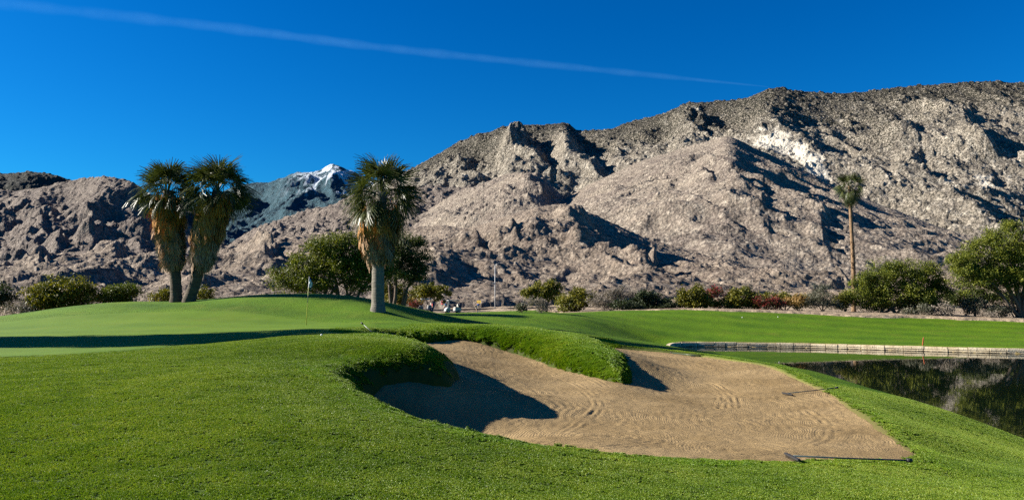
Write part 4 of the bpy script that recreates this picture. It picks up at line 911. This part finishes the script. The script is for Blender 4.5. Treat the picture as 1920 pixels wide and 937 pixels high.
def hum(bend=0., arms='down', spread=.12, knee=.0):
    """standing figure facing -Y unless bent towards +X"""
    J = {}; ca, sa = math.cos(bend), math.sin(bend)
    def up(x, z): return (x, z)
    hip = (0 - .12 * sa * 2, 0, .93)
    def tor(t_, lat=0, fwd=0): return (hip[0] + sa * t_ + ca * fwd, lat, hip[2] + ca * t_ - sa * fwd)
    J['pelvis'] = hip; J['waist'] = tor(.16); J['chest'] = tor(.36); J['neck'] = tor(.53); 
    J['headb'] = tor(.60, 0, .02); J['head'] = tor(.70, 0, .03); J['headt'] = tor(.78, 0, .02)
    for s_, sg in (('l', 1), ('r', -1)):
        J['sh' + s_] = tor(.47, .18 * sg)
        if arms == 'down': J['el' + s_] = tor(.20, .25 * sg, .02); J['wr' + s_] = tor(-.04, .26 * sg, .10)
        else:
            shp = J['sh' + s_]; J['el' + s_] = (shp[0] + .08, .17 * sg, shp[2] - .27); J['wr' + s_] = (shp[0] + .17, .04 * sg, shp[2] - .50)
        w0 = J['wr' + s_]; J['ha' + s_] = (w0[0] + .02, w0[1], w0[2] - .09)
        for k in range(4): J['f%d%s' % (k, s_)] = (w0[0] + .015 * (k - 1.5) + .03, w0[1] + .004 * k * sg, w0[2] - .175 + .01 * abs(k - 1.3))
        J['th' + s_] = (w0[0] + .065, w0[1], w0[2] - .10)
        J['hp' + s_] = (hip[0], .09 * sg, .88); J['kn' + s_] = (hip[0] * .4 + .04 + knee, spread * sg, .48); J['an' + s_] = (0, (spread + .02) * sg, .08); J['to' + s_] = (.17, (spread + .04) * sg, .035)
    E = [('pelvis', 'waist'), ('waist', 'chest'), ('chest', 'neck'), ('neck', 'headb'), ('headb', 'head'), ('head', 'headt')]
    for s_ in 'lr': E += [('chest', 'sh' + s_), ('sh' + s_, 'el' + s_), ('el' + s_, 'wr' + s_), ('wr' + s_, 'ha' + s_), ('pelvis', 'hp' + s_), ('hp' + s_, 'kn' + s_), ('kn' + s_, 'an' + s_), ('an' + s_, 'to' + s_), ('ha' + s_, 'th' + s_)] + [('ha' + s_, 'f%d%s' % (k, s_)) for k in range(4)]
    Rr = dict(pelvis=(.15, .12), waist=(.14, .11), chest=(.17, .12), neck=.055, headb=.065, head=.10, headt=.075)
    for s_ in 'lr':
        Rr.update({'sh' + s_: .065, 'el' + s_: .042, 'wr' + s_: .03, 'ha' + s_: .036, 'hp' + s_: .10, 'kn' + s_: .062, 'an' + s_: .042, 'to' + s_: .038, 'th' + s_: .011}); Rr.update({'f%d%s' % (k, s_): .010 for k in range(4)})
    return J, Rr, E
TOP = ['waist', 'chest', 'shl', 'ell', 'shr', 'elr']; LEG = ['pelvis', 'hpl', 'knl', 'hpr', 'knr']; PANTS = LEG + ['anl', 'anr']; SHOE = ['anl', 'tol'], ['anr', 'tor']
def outfit(top, legs, lm, hat=None):
    c = [('shirt', TOP, simple('shirt', top, .8)), ('shorts' if legs is LEG else 'trousers', legs, simple('trousers', lm, .8)), ('shoe', SHOE[0], M_white), ('shoe', SHOE[1], M_white)]
    c.append(('cap' if hat else 'hair', ['head', 'headt'], simple('cap' if hat else 'hair', hat or (.05, .03, .02), .8))); return c
J, Rr, E = hum(1.0, 'grip'); root = person('golfer in a bright blue shirt and pale shorts bending over on the tee', gp(894, 108, ground_h), J, Rr, E, outfit((.02, .20, .65), LEG, (.6, .45, .38)), yaw=R(10))
wp = (Vector(J['wrl']) + Vector(J['wrr'])) / 2; 
M_b4 = Matrix.Rotation(R(10), 3, 'Z'); g0 = Vector(gp(894, 108, ground_h)); g = empty('golf_club', g0 + M_b4 @ Vector((wp.x + .25, 0, .02)), 'golf club held by the bending golfer', 'golf club', rz=R(10))
top_ = Vector((wp.x, 0, wp.z + .05)) - Vector((wp.x + .25, 0, .02)); MB().tube([(0, 0, .03), tuple(top_)], [.007, .014], 6).build('shaft', M_metal, g); MB().box((.03, 0, .025), (.10, .03, .045), None, .01).build('head', M_metal, g)
J, Rr, E = hum(.12, 'down'); person('person in a red top standing by the left golf cart', gp(811, 112, ground_h), J, Rr, E, outfit((.55, .03, .06), PANTS, (.12, .10, .14)), yaw=R(200))
J, Rr, E = hum(.2, 'down'); person('person in a blue top and dark trousers beside the stop sign', gp(836, 111, ground_h), J, Rr, E, outfit((.02, .16, .40), PANTS, (.05, .05, .10), (.1, .2, .4)), yaw=R(-20))
# ---- contrail high above
cp = bez([P(-260, -24, 22500), P(0, 6, 23500), (P(400, 50, 25000)), P(730, 91, 27000), P(1100, 129, 29000), P(1440, 163, 31500)], 22); m_ = len(cp)
rad = [260 * (1 - .45 * i / m_) * (1 + .18 * math.sin(i * .9) * math.sin(i * .37)) * min(1, .12 + (m_ - 1 - i) / 20) for i in range(m_)]
t = NT('ice_vapour'); lw = t.n('ShaderNodeLayerWeight'); lw.inputs['Blend'].default_value = .5
a_ = t.math('POWER', t.math('SUBTRACT', 1., lw.outputs['Facing']), 2.2); nz = t.ramp(t.noise(t.pos(), .0012, 5, .65), [(.3, .35), (.7, 1.)])
fac = t.math('MULTIPLY', t.math('MULTIPLY', a_, nz), .015)
df = t.n('ShaderNodeBsdfDiffuse'); df.inputs[0].default_value = (.35, .75, 1., 1); tl = t.n('ShaderNodeBsdfTranslucent'); tl.inputs[0].default_value = (.35, .75, 1., 1); ad = t.n('ShaderNodeAddShader'); t.l(df.outputs[0], ad.inputs[0]); t.l(tl.outputs[0], ad.inputs[1])
tp = t.n('ShaderNodeBsdfTransparent'); mx = t.n('ShaderNodeMixShader'); t.l(fac, mx.inputs[0]); t.l(tp.outputs[0], mx.inputs[1]); t.l(ad.outputs[0], mx.inputs[2]); t.l(mx.outputs[0], t.out.inputs[0])
con = MB().tube(cp, rad, 24, False).build('contrail', t.m, smooth=True); tag(con, 'thin pale vapour trail slanting across the blue sky', 'contrail')

# ================================================================== GRASS BLADES (stuff)
def blade_patch(name, n, size, hgt, wid, lean, mat, clumps=0):
    c = rng.uniform(-size / 2, size / 2, (n, 2))
    if clumps: cc = rng.uniform(-size / 2, size / 2, (clumps, 2)); c = cc[rng.integers(0, clumps, n)] + rng.normal(0, size / clumps ** .5 * .22, (n, 2))
    h = hgt * rng.uniform(.5, 1.25, n); a = rng.uniform(0, 2 * np.pi, n); b = rng.uniform(0, 2 * np.pi, n); l = lean * rng.uniform(.2, 1.2, n) * h
    w_ = wid * rng.uniform(.7, 1.3, n) / 2; dx_, dy_ = np.cos(a) * w_, np.sin(a) * w_; lx, ly = np.cos(b) * l, np.sin(b) * l
    z = np.zeros(n) - .006
    V = np.stack([np.c_[c[:, 0] - dx_, c[:, 1] - dy_, z], np.c_[c[:, 0] + dx_, c[:, 1] + dy_, z], np.c_[c[:, 0] + lx * .5 + dx_ * .7, c[:, 1] + ly * .5 + dy_ * .7, h * .62], np.c_[c[:, 0] + lx, c[:, 1] + ly, h * (1 - .25 * lean)], ], 1).reshape(-1, 3)
    me_o = mesh_np(name, V, np.arange(4 * n).reshape(n, 4), mat, None, False); C.objects.unlink(me_o); return me_o
def blade_mat(name, cols):
    t = NT(name); g = t.n('ShaderNodeNewGeometry'); oi = t.n('ShaderNodeObjectInfo')
    f = t.math('ADD', t.math('MULTIPLY', g.outputs['Random Per Island'], .5), t.math('SUBTRACT', t.math('MULTIPLY', t.math('ADD', t.noise(g.outputs['Position'], .28, 4, .6), t.noise(g.outputs['Position'], 2.6, 5, .75)), .62), .37))
    c = t.ramp(f, [(.22 + .56 * i / (len(cols) - 1), cols[i]) for i in range(len(cols))])
    c = t.mix(1., c, (ALB, ALB, ALB), 'MULTIPLY'); d = t.n('ShaderNodeBsdfPrincipled'); t.l(c, d.inputs['Base Color']); d.inputs['Roughness'].default_value = .5; d.inputs['Specular IOR Level'].default_value = .3
    tr = t.n('ShaderNodeBsdfTranslucent'); t.l(t.mix(1., c, (1.1, 1.1, .5), 'MULTIPLY'), tr.inputs[0])
    mx = t.n('ShaderNodeMixShader'); mx.inputs[0].default_value = .3; t.l(d.outputs[0], mx.inputs[1]); t.l(tr.outputs[0], mx.inputs[2]); t.l(mx.outputs[0], t.out.inputs[0]); return t.m
M_blade = blade_mat('turf_blade', [(.045, .10, .003), (.115, .215, .007), (.20, .31, .012), (.36, .41, .06)])
M_rough = blade_mat('rough_blade', [(.05, .12, .004), (.12, .25, .008), (.21, .34, .012), (.36, .42, .04)])
def scatter(name, label, pts, nrm, scl, sources):
    me = bpy.data.meshes.new(name); me.vertices.add(len(pts)); me.vertices.foreach_set('co', pts.astype(np.float32).ravel())
    rot = np.empty((len(pts), 3), np.float32); yaw = rng.uniform(0, 6.283, len(pts))
    for i in range(len(pts)):
        q = Vector(nrm[i]).to_track_quat('Z', 'Y') @ Euler((0, 0, yaw[i])).to_quaternion(); rot[i] = q.to_euler()
    a = me.attributes.new('rot', 'FLOAT_VECTOR', 'POINT'); a.data.foreach_set('vector', rot.ravel())
    a = me.attributes.new('scl', 'FLOAT', 'POINT'); a.data.foreach_set('value', scl.astype(np.float32))
    o = bpy.data.objects.new(name, me); C.objects.link(o); tag(o, label, None, None, 'stuff')
    col = bpy.data.collections.new(name + '_sources')
    for s_ in sources: col.objects.link(s_)
    ng = bpy.data.node_groups.new(name, 'GeometryNodeTree'); ng.interface.new_socket('Geometry', in_out='INPUT', socket_type='NodeSocketGeometry'); ng.interface.new_socket('Geometry', in_out='OUTPUT', socket_type='NodeSocketGeometry')
    N = ng.nodes; gi = N.new('NodeGroupInput'); go = N.new('NodeGroupOutput'); iop = N.new('GeometryNodeInstanceOnPoints'); ci = N.new('GeometryNodeCollectionInfo')
    ci.inputs['Collection'].default_value = col; ci.inputs['Separate Children'].default_value = True; ci.inputs['Reset Children'].default_value = True; iop.inputs['Pick Instance'].default_value = True
    def na(nm, ty):
        q = N.new('GeometryNodeInputNamedAttribute'); q.data_type = ty; q.inputs['Name'].default_value = nm; return q.outputs[0]
    ng.links.new(gi.outputs[0], iop.inputs['Points']); ng.links.new(ci.outputs[0], iop.inputs['Instance']); ng.links.new(na('rot', 'FLOAT_VECTOR'), iop.inputs['Rotation']); ng.links.new(na('scl', 'FLOAT'), iop.inputs['Scale'])
    ng.links.new(iop.outputs[0], go.inputs[0]); md = o.modifiers.new('blades', 'NODES'); md.node_group = ng; return o
def grass_points(y0, y1, step, jit=.5):
    P_ = []; yv = y0
    while yv < y1:
        sp = step(yv); half = yv * .78 + 1.2; n = int(2 * half / sp); xx = -half + (np.arange(n) + rng.uniform(0, 1, n)) * sp
        P_.append(np.c_[xx, yv + rng.uniform(-jit, jit, n) * sp]); yv += sp
    return np.concatenate(P_)
def prep(q):
    z0_ = lawn_z(q[:, 0].copy(), q[:, 1].copy()); e_ = .06; zx = lawn_z(q[:, 0] + e_, q[:, 1].copy()); zy = lawn_z(q[:, 0].copy(), q[:, 1] + e_)
    n = np.c_[-(zx - z0_) / e_, -(zy - z0_) / e_, np.ones(len(q))]; n /= np.linalg.norm(n, axis=1)[:, None]; return z0_, n
q = grass_points(4.6, 24, lambda y_: .15 + .0045 * y_)
d, _ix = sdist(q[:, 0], q[:, 1], bun_xy); gd, _ = sdist(q[:, 0], q[:, 1], gpoly); ld, _ = sdist(q[:, 0], q[:, 1], lake)
rough = (d < 2.2); k = (d > .12) & (gd > .25) & (ld > 1.0) & ~((d < .45) & (rng.uniform(0, 1, len(d)) < .35)); q = q[k]; d = d[k]; gd = gd[k]
z_, n_ = prep(q)
fade = np.clip(gd / 2.5, .25, 1); dist = q[:, 1]
scl = (.9 + .022 * dist) * (.85 + .25 * np.clip(fbm(q[:, 0] * .8, q[:, 1] * .8, 91, 3) + .5, 0, 1.2)) * fade
scatter('turf_grass', 'short green turf blades covering the near lawn', np.c_[q, z_], n_, scl, [blade_patch('turf_patch', 1250, .27, .020, .0045, .8, M_blade, 95) for _ in range(4)])
# longer rough on the bunker lips, the nose and the tongue
yy = rng.uniform(9.3, 44, 100000); xx = rng.uniform(-7, 12, 100000); q = np.c_[xx, yy]
d, ix = sdist(xx, yy, bun_xy); wloc = bun_w[ix.astype(int) % len(bun_w)]
ton = (xx > -4.5) & (xx < 5.5) & (yy > 22) & (yy < 43); keep = (d > .02) & (d < np.where(ton, 3.2, wloc * 1.1 + .25)) & (rng.uniform(0, 1, len(d)) < np.where(ton, .75, .8))
ld, _ = sdist(xx, yy, lake); keep &= ld > 2.2
rs = (ix > 34 * 8) | (ix < 20); keep &= ton | (d > .35 * wloc); keep &= ~(rs & (rng.uniform(0, 1, len(d)) < .5))
q = q[keep]; z_, n_ = prep(q); tn = ton[keep]
scl = np.where(tn, 1.25, .62) * rng.uniform(.6, 1.3, len(q)) * (1 + .4 * fbm(q[:, 0] * 1.5, q[:, 1] * 1.5, 95, 3)); n2 = n_
scatter('rough_grass', 'longer rough grass on the bunker lips and the grass tongue', np.c_[q, z_], n2, np.maximum(scl, .25), [blade_patch('rough_patch', 480, .22, .038, .006, .8, M_rough, 14) for _ in range(4)])
